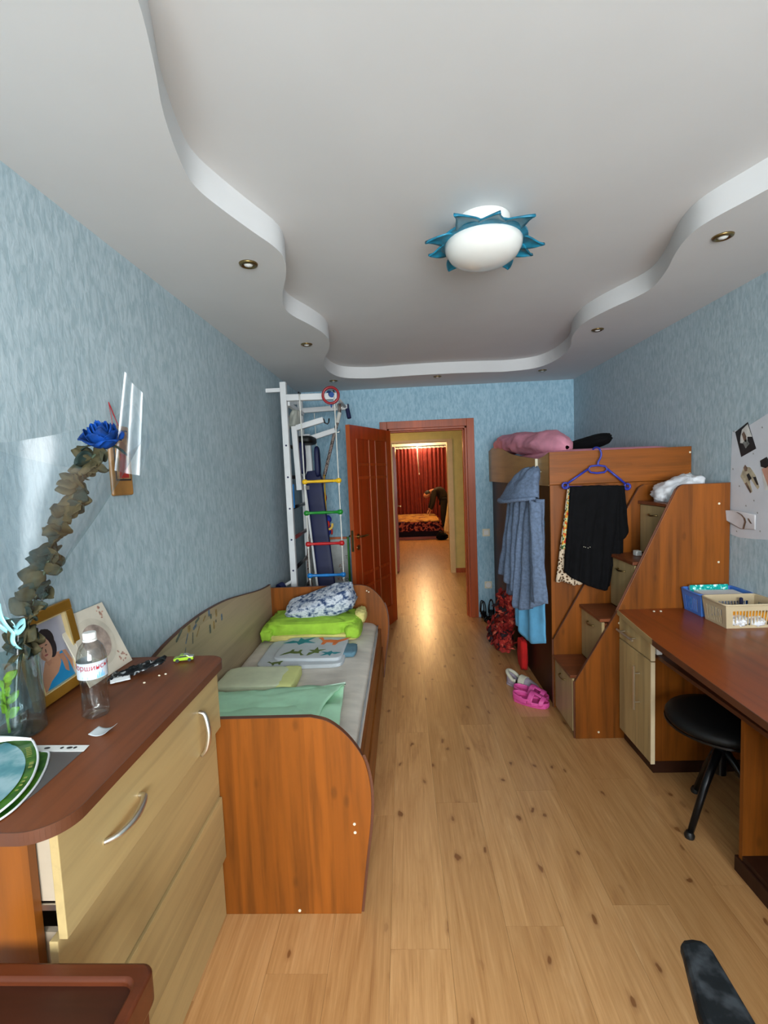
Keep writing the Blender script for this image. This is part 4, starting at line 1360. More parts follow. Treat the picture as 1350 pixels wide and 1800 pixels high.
# toy hanging from a strap
t = thing('soft_toy', 'blue, red and yellow soft toy hanging behind the green rung', 'toy', (-.70, 4.27, 1.1))
M['royal'] = plain('royal_blue_plush', (30, 44, 140), .9, var=.15, scale=20)
M['plushred'] = plain('red_plush', (176, 42, 32), .9)
M['plushyellow'] = plain('yellow_plush', (222, 184, 84), .9)
B().tube([(-.715, 4.33, 1.56), (-.712, 4.30, 1.4), (-.705, 4.27, 1.2)], [.012, .014, .012], 8, flat=.4).build('strap', M['yellow'], t, smooth=True)
B().ell((-.70, 4.265, 1.155), (.042, .04, .04), 16, 12).build('head', M['royal'], t, smooth=True)
B().ell((-.705, 4.265, 1.07), (.04, .036, .07), 16, 12, 1, lambda p: 1 + .12 * noise.noise(p * 3)).build('body', M['royal'], t, smooth=True)
B().ell((-.692, 4.232, 1.115), (.022, .014, .034), 12, 8).build('chest', M['plushred'], t, smooth=True)
B().tube(spline([(-.70, 4.228, 1.075), (-.672, 4.222, 1.07), (-.652, 4.225, 1.09), (-.648, 4.23, 1.12)], 4), .011, 8).build('wing', M['plushyellow'], t, smooth=True)
B().tube([(-.73, 4.245, 1.13), (-.745, 4.24, 1.155)], .01, 8).build('wing', M['plushyellow'], t, smooth=True)
B().tube(spline([(-.70, 4.26, 1.0), (-.69, 4.258, .97), (-.69, 4.255, .94)], 3), [.014, .014, .014, .01, .01, .008, .007], 8).build('tail', M['plushyellow'], t, smooth=True)
B().tube(spline([(-.668, 4.24, 1.09), (-.655, 4.235, 1.05), (-.66, 4.235, 1.02)], 3), .008, 8).build('tail_feather', M['plushred'], t, smooth=True)

# drawstring bag
t = thing('drawstring_bag', 'pale grey drawstring bag hanging inside the wall bars', 'bag', (-.87, 4.1, 2.1))
M['sack'] = plain('pale_grey_sack', (168, 170, 160), .9, var=.06, bump=.4, bscale=16)
def sk(u, v):
    a = 2 * pi * u
    z = lerp(2.125, 1.965, v)
    r = .022 + .05 * (v ** .6) * (1 - .6 * max(0, v - .85) / .15)
    f = 1 + .18 * sin(5 * a + 3 * v) * (1 - v) + .15 * noise.noise(Vector((cos(a) * 2, sin(a) * 2, v * 3)))
    return (-.895 + .02 * v * -1 + r * cos(a) * f * .9, 4.08 + r * 1.3 * sin(a) * f, z)
g = B().grid(sk, 28, 18, True)
g.f.append(tuple(18 * 28 + k for k in range(28)))
g.mi.append(0)
g.build('bag_body', M['sack'], t, smooth=True)
B().tube([(-.895, 4.08, 2.12), (-.89, 4.08, 2.145)], .006, 6).build('cord', M['rope'], t)
B().box(-.955, -.945, 4.05, 4.1, 2.0, 2.07).build('red_label', M['red'], t)

# ------------------------------------------------------------------ icon on the left wall
t = thing('wall_icon', 'small gilt wooden icon picture hanging on the left wall behind the rose', 'picture', (XL, 1.72, 1.63))
B().box(XL + .0002, XL + .014, 1.655, 1.782, 1.50, 1.758).build('frame_board', plain('ochre_wood', (158, 112, 58), .4, var=.15), t, bevel=.008)
B().box(XL + .0145, XL + .016, 1.672, 1.766, 1.555, 1.742).build('dark_border', M['print_dark'], t)
B().box(XL + .0165, XL + .0175, 1.678, 1.76, 1.561, 1.736).build('picture_field', plain('aged_gold_field', (168, 128, 84), .4, var=.25, scale=30), t)
B().prism([(1.69, 1.565), (1.75, 1.565), (1.742, 1.62), (1.735, 1.655), (1.705, 1.655), (1.698, 1.62)], 'yz', XL + .0177, XL + .0185).build('robe_figure', plain('icon_red', (168, 40, 34), .4, var=.2, scale=40), t)
B().prism([(1.72 + .019 * cos(2 * pi * i / 16), 1.675 + .024 * sin(2 * pi * i / 16)) for i in range(16)], 'yz', XL + .0187, XL + .0192).build('face_figure', plain('icon_skin', (156, 108, 70), .5), t)
B().tube([(XL + .008, 1.69, 1.757), (XL + .008, 1.678, 1.835), (XL + .01, 1.72, 1.757)], .0022, 5).build('hanging_cord', M['ringred'], t)

# ------------------------------------------------------------------ things on the dresser
ZD = .9405
# glass vase
M['glass'] = clear('clear_glass', (236, 244, 244), rough=.03, fac=.05, edge=.42)
M['film'] = clear('cellophane', (244, 248, 250), rough=.3, fac=.06, edge=.28)
M['filmshine'] = clear('cellophane_fold', (244, 248, 250), rough=.42, fac=.16, edge=.35)
VX, VY = -.965, 1.085
t = thing('glass_vase', 'clear cylindrical glass vase holding the blue rose at the left edge of the dresser', 'vase', (VX, VY, ZD))
B().lathe([(.0001, ZD + .006), (.05, ZD + .006), (.052, ZD + .012), (.052, 1.125), (.0555, 1.135), (.0575, 1.135), (.0555, 1.12), (.0555, ZD + .004), (.05, ZD + .0005), (.0001, ZD + .0005)], (VX, VY, 0), 40).build('vase_glass', M['glass'], t, smooth=40)
t = thing('green_sprig', 'bright green leafy sprig inside the glass vase', 'plant', (VX - .01, VY - .02, ZD + .008))
M['lime_leaf'] = plain('lime_leaf', (122, 168, 34), .5, var=.2, scale=30)
def leaf(b, base, tip, w, curl=.2, nrm=(0, -1, 0.3), serr=0.0):
    base, tip = Vector(base), Vector(tip)
    ax = tip - base
    n_ = Vector(nrm)
    n_ = (n_ - ax.normalized() * n_.dot(ax.normalized())).normalized()
    sd = ax.normalized().cross(n_)
    L_ = ax.length
    def fn(u, v):
        s = (u - .5) * 2
        ww = w * (sin(pi * min(v * .96 + .03, 1)) ** .75) * (1 - .3 * v) * (1 + serr * (.5 - (v * 9 % 1)))
        return base + ax * v + sd * s * ww + n_ * (L_ * curl * (v - v * v) * 1.4 - abs(s) * ww * .35 + .006 * noise.noise(Vector((u * 3 + base.x * 50, v * 3, base.z * 40))))
    return b.grid(fn, 6, 9)
rr = random.Random(3)
B().tube([(VX - .01, VY - .02, ZD + .01), (VX - .012, VY - .024, 1.08)], .003, 6).build('sprig_stem', M['lime_leaf'], t)
for i in range(9):
    z = .99 + i * .011
    a = i * 2.4
    leaf(B(), (VX - .011, VY - .022, z), (VX - .011 + .032 * cos(a), VY - .022 + .026 * sin(a), z + .025), .014).build('leaf', M['lime_leaf'], t, smooth=True, solid=.0008)

# rose
t = thing('rose', 'single blue rose with dried grey-green leaves, wrapped in clear cellophane', 'flower', (VX, VY, ZD + .01))
RX, RY, RZ = -.735, 1.15, 1.655
M['rose'] = plain('royal_blue_petal', (5, 52, 118), .7, var=.4, scale=26, spec=.2)
M['leafdry'] = blotch('dried_rose_leaf', [(0, lin((20, 34, 34))), (.45, lin((38, 52, 48))), (.6, lin((60, 60, 44)))], 22, .7, 'LINEAR', 2)
M['leafdry2'] = blotch('browned_rose_leaf', [(0, lin((38, 42, 33))), (.5, lin((72, 66, 44))), (.65, lin((50, 53, 40)))], 22, .7, 'LINEAR', 2)
stem = [(VX - .015, VY - .01, ZD + .012), (-.965, 1.10, 1.10), (-.945, 1.115, 1.20), (-.895, 1.13, 1.34), (-.83, 1.14, 1.49), (-.77, 1.148, 1.60), (RX, RY, RZ - .028)]
B().tube(spline(stem, 6), .0038, 8).build('stem', plain('stem_green', (52, 66, 44), .6), t, smooth=True)
ax = Vector((.10, -.42, .90)).normalized()
rot = Vector((0, 0, 1)).rotation_difference(ax).to_matrix()
k = 0
for ring, (cnt, rad, hgt, op) in enumerate(((3, .010, .066, .0), (4, .017, .066, .05), (5, .025, .062, .15), (5, .031, .056, .35), (5, .036, .045, .7))):
    for i in range(cnt):
        a0 = 2 * pi * i / cnt + ring * .75
        def pet(u, v):
            s = (u - .5)
            wdt = 2.6 * pi / cnt * (sin(pi * (.10 + .80 * v)) ** .55)
            aa = a0 + s * wdt
            r_ = rad * (.30 + .95 * sin(pi * min(1, v * .62 + .02)) ** .9) * (1.0 - .22 * v * (1 - op)) + rad * op * .55 * max(0, v - .62) ** 1.3 * 3
            z = hgt * (v ** .9) * (1 - .20 * (2 * s) ** 2) - .020 - op * .02 * max(0, v - .72) * 3
            r_ *= 1 + .10 * noise.noise(Vector((u * 3 + k * 3, v * 3, ring)))
            z += .006 * noise.noise(Vector((u * 4, k * 2.7, ring))) * v
            return rot @ Vector((r_ * cos(aa), r_ * sin(aa), z)) + Vector((RX, RY, RZ - .004))
        B().grid(pet, 8, 9).build('petal', M['rose'], t, smooth=True, solid=.0012)
        k += 1
for i in range(5):
    a = 2 * pi * i / 5
    c0 = Vector((RX, RY, RZ)) - ax * .02
    tipv = c0 + rot @ Vector((.052 * cos(a), .052 * sin(a), -.022 + .02 * (i % 2)))
    leaf(B(), c0, tipv, .006, .5, tuple(ax)).build('sepal', M['leafdry'], t, smooth=True, solid=.0008)
sp = spline(stem, 12)
rr = random.Random(11)
for i in range(84):
    f = .24 + .64 * i / 83
    p = sp[int(f * (len(sp) - 1))]
    side = (-1) ** i
    ln = rr.uniform(.036, .058) * (1.1 - .2 * f)
    dirv = Vector((side * rr.uniform(.25, .8) + .15, rr.uniform(-.8, .1), rr.uniform(-.5, .45)))
    dirv.normalize()
    q = p + dirv * ln
    leaf(B(), p, q, ln * rr.uniform(.34, .46), rr.uniform(-.4, .7), (rr.uniform(-.9, .9), -1, rr.uniform(-.6, .8)), .3).build('leaf', M['leafdry'] if rr.random() < .5 else M['leafdry2'], t, smooth=True, solid=.0008)
# cellophane cone with an open pointed rim
tie = Vector((-.957, 1.105, 1.19))
rim = [Vector(p) for p in ((-.985, 1.12, 1.652), (-.90, 1.02, 1.63), (-.80, 1.0, 1.60), (-.70, 1.04, 1.58), (-.625, 1.13, 1.64), (-.655, 1.17, 1.72), (-.69, 1.19, 1.74), (-.73, 1.215, 1.72), (-.80, 1.235, 1.70), (-.90, 1.23, 1.68), (-.985, 1.18, 1.66))]
rsp = spline(rim, 6, True)
def cone(u, v):
    i = int(u * len(rsp)) % len(rsp)
    p = rsp[i]
    a = 2 * pi * u
    q0 = tie + Vector((-.012 * cos(a), -.012 * sin(a), 0))
    bow = .02 * sin(pi * v)
    q = q0.lerp(p, v)
    q += Vector((bow * -cos(a), bow * -sin(a), 0)) + Vector((1, 1, 0)) * .005 * noise.noise(Vector((u * 9, v * 4, 2)))
    if q.x < XL + .006:
        q.x = XL + .006
    return q
B().grid(cone, len(rsp), 20, True).build('cellophane', M['film'], t, smooth=True)
# the stiff folded corner that stands up beside the flower
def corner_flap(u, v):
    a, b_ = (-.725, 1.575), (-.678, 1.818)
    c, d_ = (-.665, 1.56), (-.640, 1.765)
    p = (lerp(a[0], b_[0], v), lerp(a[1], b_[1], v))
    q = (lerp(c[0], d_[0], v), lerp(c[1], d_[1], v))
    return (lerp(p[0], q[0], u) + .0, 1.165 + .007 * sin(u * 7.0 + .9) + .006 * u, lerp(p[1], q[1], u))
B().grid(corner_flap, 20, 10).build('cellophane', M['filmshine'], t, smooth=True)
def corner_flap2(u, v):
    p = (lerp(-.665, -.640, v), lerp(1.56, 1.765, v))
    q = (lerp(-.655, -.622, v), lerp(1.555, 1.645, v))
    return (lerp(p[0], q[0], u), 1.183 - .02 * u, lerp(p[1], q[1], u))
B().grid(corner_flap2, 8, 8).build('cellophane', M['film'], t, smooth=True)
def skirt(u, v):
    a = 2 * pi * u
    r_ = .012 + .026 * v
    return (tie.x - .01 * v + r_ * cos(a) * (1 + .25 * sin(4 * a)), tie.y - .012 * v + r_ * sin(a) * (1 + .25 * sin(4 * a)), tie.z - .22 * v)
B().grid(skirt, 28, 10, True).build('cellophane', M['film'], t, smooth=True)
M['ribbon'] = plain('turquoise_ribbon', (150, 210, 214), .25, var=.06, coat=.4)
b = B()
for sgn in (-1, 1):
    def loop_(u, v):
        a = 2 * pi * v
        return (tie.x + sgn * .018 * (1 - cos(a)) * .5 + .004 * sin(a) + (.014 if sgn > 0 else -.02) * (1 - cos(a)) * .5, tie.y - .016 + .004 * cos(a), tie.z + .006 + (u - .5) * .014 + .028 * (1 - cos(a)) * .5 * (1 if sgn < 0 else .6) + .012 * sin(a))
    b.grid(loop_, 2, 18)
b.build('ribbon_bow', M['ribbon'], t, smooth=True, solid=.0008)
b = B()
for dx, ln in ((-.03, .09), (.012, .06)):
    b.grid(lambda u, v: (tie.x + dx * v + (u - .5) * .012, tie.y - .02 - .01 * sin(pi * v), tie.z + (.075 if dx < 0 else -.04) * v + (0.0)), 2, 10)
b.build('ribbon_tail', M['ribbon'], t, smooth=True, solid=.0008)
B().ell(tuple(tie + Vector((0, -.014, 0))), (.009, .008, .009), 12, 8).build('ribbon_knot', M['ribbon'], t, smooth=True)

def quad_frame(bl, br, tl):
    """local frame of a leaning flat thing: origin bl, axes ex, ez and outward normal"""
    bl, br, tl = Vector(bl), Vector(br), Vector(tl)
    ex = (br - bl)
    ez = (tl - bl)
    w, h = ex.length, ez.length
    ex.normalize()
    ez = (ez - ex * ez.dot(ex)).normalized()
    return bl, ex, ez, ex.cross(ez), w, h
def fbox(b, F, x0, x1, z0, z1, d0, d1):
    o_, ex, ez, en, w, h = F
    vs = [tuple(o_ + ex * x + ez * z + en * d) for x in (x0, x1) for d in (d0, d1) for z in (z0, z1)]
    return b.add(vs, [(0, 1, 3, 2), (4, 6, 7, 5), (0, 4, 5, 1), (2, 3, 7, 6), (0, 2, 6, 4), (1, 5, 7, 3)])
def fpoly(b, F, pts, d0, d1):
    o_, ex, ez, en, w, h = F
    n = len(pts)
    vs = [tuple(o_ + ex * x + ez * z + en * d) for d in (d0, d1) for x, z in pts]
    return b.add(vs, [tuple(range(n - 1, -1, -1)), tuple(range(n, 2 * n))] + [(i, (i + 1) % n, (i + 1) % n + n, i + n) for i in range(n)])
def oval(cx, cz, rx, rz, n=20, a=0):
    return [(cx + rx * cos(2 * pi * i / n) * cos(a) - rz * sin(2 * pi * i / n) * sin(a), cz + rx * cos(2 * pi * i / n) * sin(a) + rz * sin(2 * pi * i / n) * cos(a)) for i in range(n)]

# gold photo frame
t = thing('framed_portrait', 'gold photo frame with a portrait of a woman in a blue dress', 'picture frame', (-.98, 1.28, ZD))
F = quad_frame((-.992, 1.178, ZD + .002), (-.992, 1.385, ZD + .01), (-1.028, 1.138, ZD + .25))
w, h = F[4], F[5]
b = B()
fw = .03
fbox(b, F, 0, w, 0, fw, -.014, .004)
fbox(b, F, 0, w, h - fw, h, -.014, .004)
fbox(b, F, 0, fw, fw, h - fw, -.014, .004)
fbox(b, F, w - fw, w, fw, h - fw, -.014, .004)
b.build('frame_moulding', M['gold'], t, fix=False, bevel=.003)
b = B()
for x0, x1, z0, z1 in ((fw, w - fw, fw, fw + .003), (fw, w - fw, h - fw - .003, h - fw), (fw, fw + .003, fw, h - fw), (w - fw - .006, w - fw, fw, h - fw)):
    fbox(b, F, x0, x1, z0, z1, -.010, .0045)
b.build('inner_edge', plain('pale_gilt', (232, 206, 150), .3, .3), t, fix=False)
ph = fbox(B(), F, fw, w - fw, fw, h - fw, -.011, -.008).build('photograph', plain('lilac_grey_print', (176, 174, 186), .35, var=.06), t)
fpoly(B(), F, [(fw + .004, fw + .001), (w - fw - .02, fw + .001), (w - fw - .008, .075), (w - fw - .025, .115), (.095, .125), (.07, .11), (.048, .072), (.038, .05)], -.008, -.0075).build('printed_shoulders', plain('print_skin', (188, 134, 104), .4), ph)
fpoly(B(), F, [(.052, fw + .001), (w - fw - .012, fw + .001), (w - fw - .022, .075), (.138, .118), (.128, .116), (.126, .088), (.108, .066), (.076, .052)], -.0075, -.007).build('printed_dress', plain('print_blue', (20, 130, 184), .4), ph)
fpoly(B(), F, oval(.088, .166, .034, .034), -.0074, -.0069).build('printed_hair', plain('print_hair', (38, 30, 34), .5), ph)
fpoly(B(), F, oval(.105, .142, .018, .03), -.0074, -.0068).build('printed_hair', plain('print_hair2', (40, 32, 36), .5), ph)
fpoly(B(), F, oval(.079, .146, .025, .037, 20, .25), -.0068, -.0064).build('printed_face', plain('print_face', (196, 146, 120), .4), ph)
fpoly(B(), F, [(.060, .168), (.056, .15), (.060, .128), (.072, .114), (.080, .112), (.071, .128), (.068, .148), (.071, .172)], -.0064, -.00635).build('printed_shade', plain('print_shade', (168, 116, 92), .4), ph)
fpoly(B(), F, [(.060, .172), (.064, .19), (.085, .202), (.108, .194), (.118, .172), (.116, .15), (.108, .148), (.104, .168), (.092, .178), (.076, .172)], -.0064, -.0061).build('printed_hair', plain('print_fringe', (40, 32, 34), .5), ph)
fpoly(B(), F, [(.120, .112), (.140, .11), (.150, .08), (.146, .05), (.134, .06), (.130, .09)], -.0070, -.0068).build('printed_shade', plain('print_arm', (176, 122, 94), .4), ph)
b = B()
fpoly(b, F, oval(.072, .152, .0045, .002), -.0064, -.0062)
fpoly(b, F, oval(.088, .155, .0045, .002), -.0064, -.0062)
fpoly(b, F, oval(.082, .140, .002, .006), -.0064, -.0062)
b.build('printed_features', plain('print_brow', (84, 56, 50), .5), ph, fix=False)
fpoly(B(), F, oval(.080, .128, .007, .0026), -.0064, -.0062).build('printed_lips', plain('print_lips', (150, 72, 70), .5), ph)
fpoly(B(), F, [(.074, .112), (.094, .116), (.092, .1), (.08, .095)], -.0074, -.007).build('printed_neck', plain('print_neck', (176, 122, 96), .4), ph)

# floral card
t = thing('floral_card', 'square cream card with round mount and floral corners, leaning on the wall', 'card', (-.95, 1.43, ZD))
F = quad_frame((-.95, 1.325, ZD + .001), (-.945, 1.537, ZD + .001), (-1.04, 1.338, ZD + .205))
w, h = F[4], F[5]
fbox(B(), F, 0, w, 0, h, -.004, 0).build('card_board', plain('cream_card', (218, 208, 190), .6, var=.03), t, bevel=.001)
fpoly(B(), F, oval(w / 2, h / 2, .08, .08, 40), 0, .0012).build('round_mount', plain('ivory_mount', (206, 196, 178), .6), t)
fpoly(B(), F, oval(w / 2, h / 2, .058, .058, 36), .0012, .0022).build('round_opening', plain('dusty_print', (170, 150, 138), .5, var=.2, scale=30), t)
M['petalprint'] = plain('faded_rose_print', (176, 138, 122), .6, var=.2, scale=60)
rr = random.Random(5)
for cx, cz in ((.035, h - .035), (w - .035, h - .03), (w - .032, .035)):
    b = B()
    for i in range(9):
        a, r_ = rr.uniform(0, 6.28), rr.uniform(0, .02)
        fpoly(b, F, oval(cx + r_ * cos(a), cz + r_ * sin(a), rr.uniform(.003, .008), rr.uniform(.002, .005), 8, a), .0002, .0008)
    b.build('floral_print', M['petalprint'], t, fix=False)

# water bottle
BX, BY = -.825, 1.165
t = thing('water_bottle', 'empty clear plastic water bottle with a white and red label', 'bottle', (BX, BY, ZD))
M['pet'] = clear('clear_plastic', (236, 238, 236), rough=.12, fac=.10, edge=.55)
pr = [(.0001, .008), (.018, .006), (.026, .0005), (.0315, .006), (.0325, .02), (.031, .045), (.029, .07), (.0305, .088), (.0335, .10), (.0345, .105), (.0345, .156), (.0325, .168), (.027, .185), (.017, .198), (.0135, .203), (.0135, .212)]
def bot(u, v):
    n_ = len(pr) - 1
    x_ = v * n_
    i = min(int(x_), n_ - 1)
    k_ = x_ - i
    r_, z = lerp(pr[i][0], pr[i + 1][0], k_), lerp(pr[i][1], pr[i + 1][1], k_)
    a = 2 * pi * u
    f = 1.0
    if .01 < z < .10:
        f += .035 * sin(6 * a + z * 60) * sin(pi * (z - .01) / .09)
    if z < .006 + .004:
        f += .05 * cos(5 * a)
    return (BX + r_ * f * cos(a), BY + r_ * f * sin(a), ZD + z)
B().grid(bot, 40, 60, True).build('bottle_body', M['pet'], t, smooth=True, fix=True)
B().lathe([(.0155, ZD + .205), (.016, ZD + .219), (.0145, ZD + .2215), (.0001, ZD + .2218)], (BX, BY, 0), 24).build('cap', M['white'], t, smooth=40)
B().lathe([(.0136, ZD + .198), (.0165, ZD + .199), (.0165, ZD + .203), (.0136, ZD + .204)], (BX, BY, 0), 24, cap=False).build('neck_ring', M['white'], t, smooth=40)
b = B()
def lab(u, v):
    a = radians(-90 - 20) + (u - .5) * radians(250)
    return (BX + .0351 * cos(a), BY + .0351 * sin(a), ZD + lerp(.107, .150, v))
lb_ = B().grid(lab, 40, 2).build('label', plain('label_film', (196, 204, 212), .4), t, smooth=True, fix=False)
va = atan2(-BY, -BX)   # towards the room
def wrap(a, b_, c_, r_=.0361, z0=.137):
    th = va + a / r_
    return (BX + r_ * cos(th), BY + r_ * sin(th), ZD + z0 + b_ + 2.0 * a * a)
B().text('Моршинська', .0195, lambda a, b_, c_: wrap(a * .95, b_, c_)).build('lettering', plain('label_red', (176, 40, 56), .5), lb_, fix=False)
b = B()
for i, (s0, hh) in enumerate(((.010, .010), (.0145, .016), (.019, .012), (.0225, .018), (.027, .011))):
    P = [(s0 - .0022, 0), (s0 + .0022, 0), (s0 + .0008, hh), (s0 - .0008, hh * .9)]
    b.add([wrap(p[0], p[1], 0, .0353, .108) for p in P], [(0, 1, 2, 3)])
b.add([wrap(p[0], p[1], 0, .0353, .108) for p in ((-.026, .001), (-.012, .001), (-.012, .006), (-.026, .006))], [(0, 1, 2, 3)])
b.build('label_print', plain('label_sky_blue', (120, 184, 222), .5), lb_, fix=False)

# foil wrapper
t = thing('foil_wrapper', 'torn black and silver wrapper lying behind the bottle', 'wrapper', (-.86, 1.42, ZD))
M['blackfoil'] = blotch('black_silver_foil', [(0, lin((20, 22, 24))), (.5, lin((38, 42, 44))), (.58, lin((150, 154, 156))), (.64, lin((30, 34, 36)))], 34, .3, 'CONSTANT', 2, (1, 1, 1), None, .3)
c = [(-.918, 1.345), (-.793, 1.45), (-.805, 1.50), (-.935, 1.41)]
sheet([(x, y, ZD + .006) for x, y in c], 30, 14, .009, 7, 4, .012, lambda u, v: (0, 0, .016 * u * u)).build('wrapper_film', M['blackfoil'], t, smooth=True, solid=.0012, offset=1)
sheet([(-.90, 1.342, ZD + .004), (-.855, 1.372, ZD + .004), (-.868, 1.39, ZD + .012), (-.912, 1.36, ZD + .012)], 8, 4, .001, 5, 2).build('silver_strip', M['paper'], t, smooth=True, solid=.0008)

# toy car
t = thing('toy_car', 'tiny lime green and silver toy car near the far end of the dresser', 'toy car', (-.755, 1.515, ZD))
M['carlime'] = plain('lime_metallic', (150, 190, 30), .3, .2, coat=.6)
R = Matrix.Rotation(radians(14), 4, 'Z')
CO = Vector((-.757, 1.52, ZD))
def carx(b):
    b.v = [tuple((R @ Vector(v)) + CO) for v in b.v]
    return b
carx(B().prism([(-.031, .005), (-.032, .013), (-.018, .0155), (-.01, .0225), (.010, .0225), (.017, .016), (.031, .014), (.031, .005)], 'xz', -.012, .012)).build('car_body', M['carlime'], t, bevel=.0015)
carx(B().prism([(-.0005, .0228), (.011, .0225), (.019, .0165), (.031, .0155), (.031, .0145), (.012, .0145), (.006, .02)], 'xz', -.0105, .0105)).build('tail_cover', M['chrome'], t, bevel=.001)
carx(B().prism([(-.0165, .0158), (-.0095, .0215), (.0085, .0215), (.0145, .0162)], 'xz', -.0123, .0123)).build('car_window', M['black'], t)
for x in (-.019, .019):
    for y in (-.0115, .0115):
        carx(B().lathe([(.0001, -.0015), (.006, -.0015), (.006, .0015), (.0001, .0015)], (x, y, .0062), 12, axis='y')).build('wheel', M['black'], t, smooth=40)

# curled paper scrap
t = thing('paper_scrap', 'small curled grey paper scrap lying before the bottle', 'paper', (-.745, 1.07, ZD))
def scrap(u, v):
    a = (u - .5) * 1.9
    return (-.748 + .024 * sin(a) + (v - .5) * .006, 1.068 + (v - .5) * .032 + .012 * u, ZD + .0012 + .02 * (1 - cos(a)) + .003 * v)
B().grid(scrap, 14, 8).build('scrap_sheet', plain('grey_paper', (168, 174, 176), .7), t, smooth=True, solid=.0006, offset=1)
rr = random.Random(4)
for i, (x, y) in enumerate(((-.78, 1.40), (-.765, 1.41), (-.80, 1.35))):
    o = B().ell((x, y, ZD + .002), (.004, .003, .0022), 8, 6, 1, lambda p: 1 + .3 * noise.noise(p * 3 + Vector((i, 0, 0)))).build('crumb', M['cream'])
    tag(o, ('pale crumb on the dresser top, middle one of three by the foil wrapper', 'pale crumb on the dresser top, the one closest to the toy car', 'pale crumb on the dresser top, the one closest to the white silver strip')[i], 'crumb', 'crumbs on the dresser')

# punched pocket
t = thing('punched_pocket', 'transparent plastic pocket with a white punched strip, under the brochures', 'folder', (-.8, .95, ZD))
M['pocket'] = clear('grey_film', (226, 228, 230), rough=.4, fac=.16, edge=.4)
P = [(-.745, .99), (-.748, 1.016), (-.90, 1.02), (-.90, .77), (-.752, .77), (-.742, .86)]
B().prism(P, 'xy', ZD + .0004, ZD + .0014).build('film_sheet', M['pocket'], t)
st = B().prism([(-.742, .994), (-.745, 1.018), (-.90, 1.022), (-.90, .998)], 'xy', ZD + .0015, ZD + .0023).build('punched_strip', M['white'], t)
for x, l in ((-.772, .004), (-.785, .007), (-.803, .004), (-.838, .007), (-.87, .007)):
    B().prism([(x + l * cos(2 * pi * i / 12), 1.0085 + .0042 * sin(2 * pi * i / 12)) for i in range(12)], 'xy', ZD + .0024, ZD + .0027).build('punch_hole', M['print_dark'], st)
# brochures
M['bro_green'] = blotch('green_leaf_print', [(0, lin((16, 46, 14))), (.42, lin((36, 84, 22))), (.58, lin((70, 120, 26))), (.72, lin((28, 64, 20)))], 16, .35, 'LINEAR', 3)
M['bro_sky'] = blotch('blue_cloud_print', [(0, lin((30, 92, 104))), (.45, lin((92, 148, 158))), (.62, lin((160, 190, 196)))], 14, .35, 'LINEAR', 4)
t = thing('brochure', 'curled glossy brochure with a pale blue oval on green, lying open', 'brochure', (-.84, .9, ZD))
CR = spline([(-.97, 1.03, 0), (-.898, 1.028, 0), (-.855, .996, 0), (-.822, .962, 0), (-.793, .924, 0), (-.765, .873, 0), (-.752, .826, 0), (-.752, .79, 0), (-.758, .77, 0)], 6)
SPN = ((-1.02, 1.0), (-.86, .757))
def bpage(u, v, lift=0.0):
    # u from the spine to the rounded outer edge, v along the page
    x_ = v * (len(CR) - 1)
    i_ = min(int(x_), len(CR) - 2)
    c_ = CR[i_].lerp(CR[i_ + 1], x_ - i_)
    sx__, sy__ = lerp(SPN[0][0], SPN[1][0], v), lerp(SPN[0][1], SPN[1][1], v)
    return (lerp(sx__, c_.x, u), lerp(sy__, c_.y, u), ZD + .006 + lift + .007 * sin(pi * u * .5) + .004 * u ** 4 * sin(pi * v))
B().grid(lambda u, v: bpage(u, v), 24, 30).build('cover', M['bro_green'], t, smooth=True, solid=.0012, offset=1, fix=False)
B().tube([bpage(1, v / 30, .0006) for v in range(31)], .0024, 6).build('white_edge', M['paper'], t, smooth=True)
def ovalp(u, v):
    k_ = .70 + .16 * sin(pi * min(1, max(0, (v - .08) / .92))) ** .5
    return bpage(lerp(.12, k_, u), lerp(.10, .99, v), .0022)
B().grid(ovalp, 16, 30).build('blue_oval', M['bro_sky'], t, smooth=True)
def fl(u, v):
    a_, b_, c_ = Vector((-1.0, 1.03, ZD + .026)), Vector((-.878, 1.014, ZD + .018)), Vector((-.925, .945, ZD + .028))
    p = a_.lerp(b_, u)
    q = p.lerp(a_.lerp(c_, .5 + .5 * (1 - u)), v * (1 - u))
    q.z += .012 * sin(pi * v) * (1 - .5 * u)
    return q
B().grid(fl, 16, 12).build('curled_page', M['paper'], t, smooth=True, solid=.0008, fix=False)
M['olive'] = plain('olive_print_ink', (140, 146, 60), .5)
b = B()
for v0, v1, u0, u1 in ((.26, .275, .86, .93), (.285, .30, .86, .93), (.31, .325, .86, .93), (.335, .35, .86, .93), (.36, .375, .86, .93), (.39, .40, .86, .92), (.47, .50, .90, .955), (.51, .53, .90, .95), (.60, .615, .90, .94), (.63, .645, .90, .94), (.66, .675, .90, .94), (.70, .715, .90, .94)):
    b.add([bpage(u0, v0, .0026), bpage(u1, v0, .0026), bpage(u1, v1, .0026), bpage(u0, v1, .0026)], [(0, 1, 2, 3)])
b.build('small_print', M['olive'], t, fix=False)
t = thing('brochure', 'second green brochure with white border, lower and half covered', 'brochure', (-.8, .92, ZD))
CR2 = spline([(-.84, .992, 0), (-.82, .989, 0), (-.80, .962, 0), (-.779, .925, 0), (-.757, .872, 0), (-.746, .82, 0), (-.747, .79, 0), (-.755, .765, 0)], 6)
def b2(u, v):
    x_ = v * (len(CR2) - 1)
    i_ = min(int(x_), len(CR2) - 2)
    c_ = CR2[i_].lerp(CR2[i_ + 1], x_ - i_)
    return (lerp(lerp(-.98, -.86, v), c_.x, u), lerp(lerp(.99, .757, v), c_.y, u), ZD + .0034 + .0004 * u)
B().grid(b2, 20, 30).build('cover', M['bro_green'], t, smooth=True, solid=.0008, fix=False)
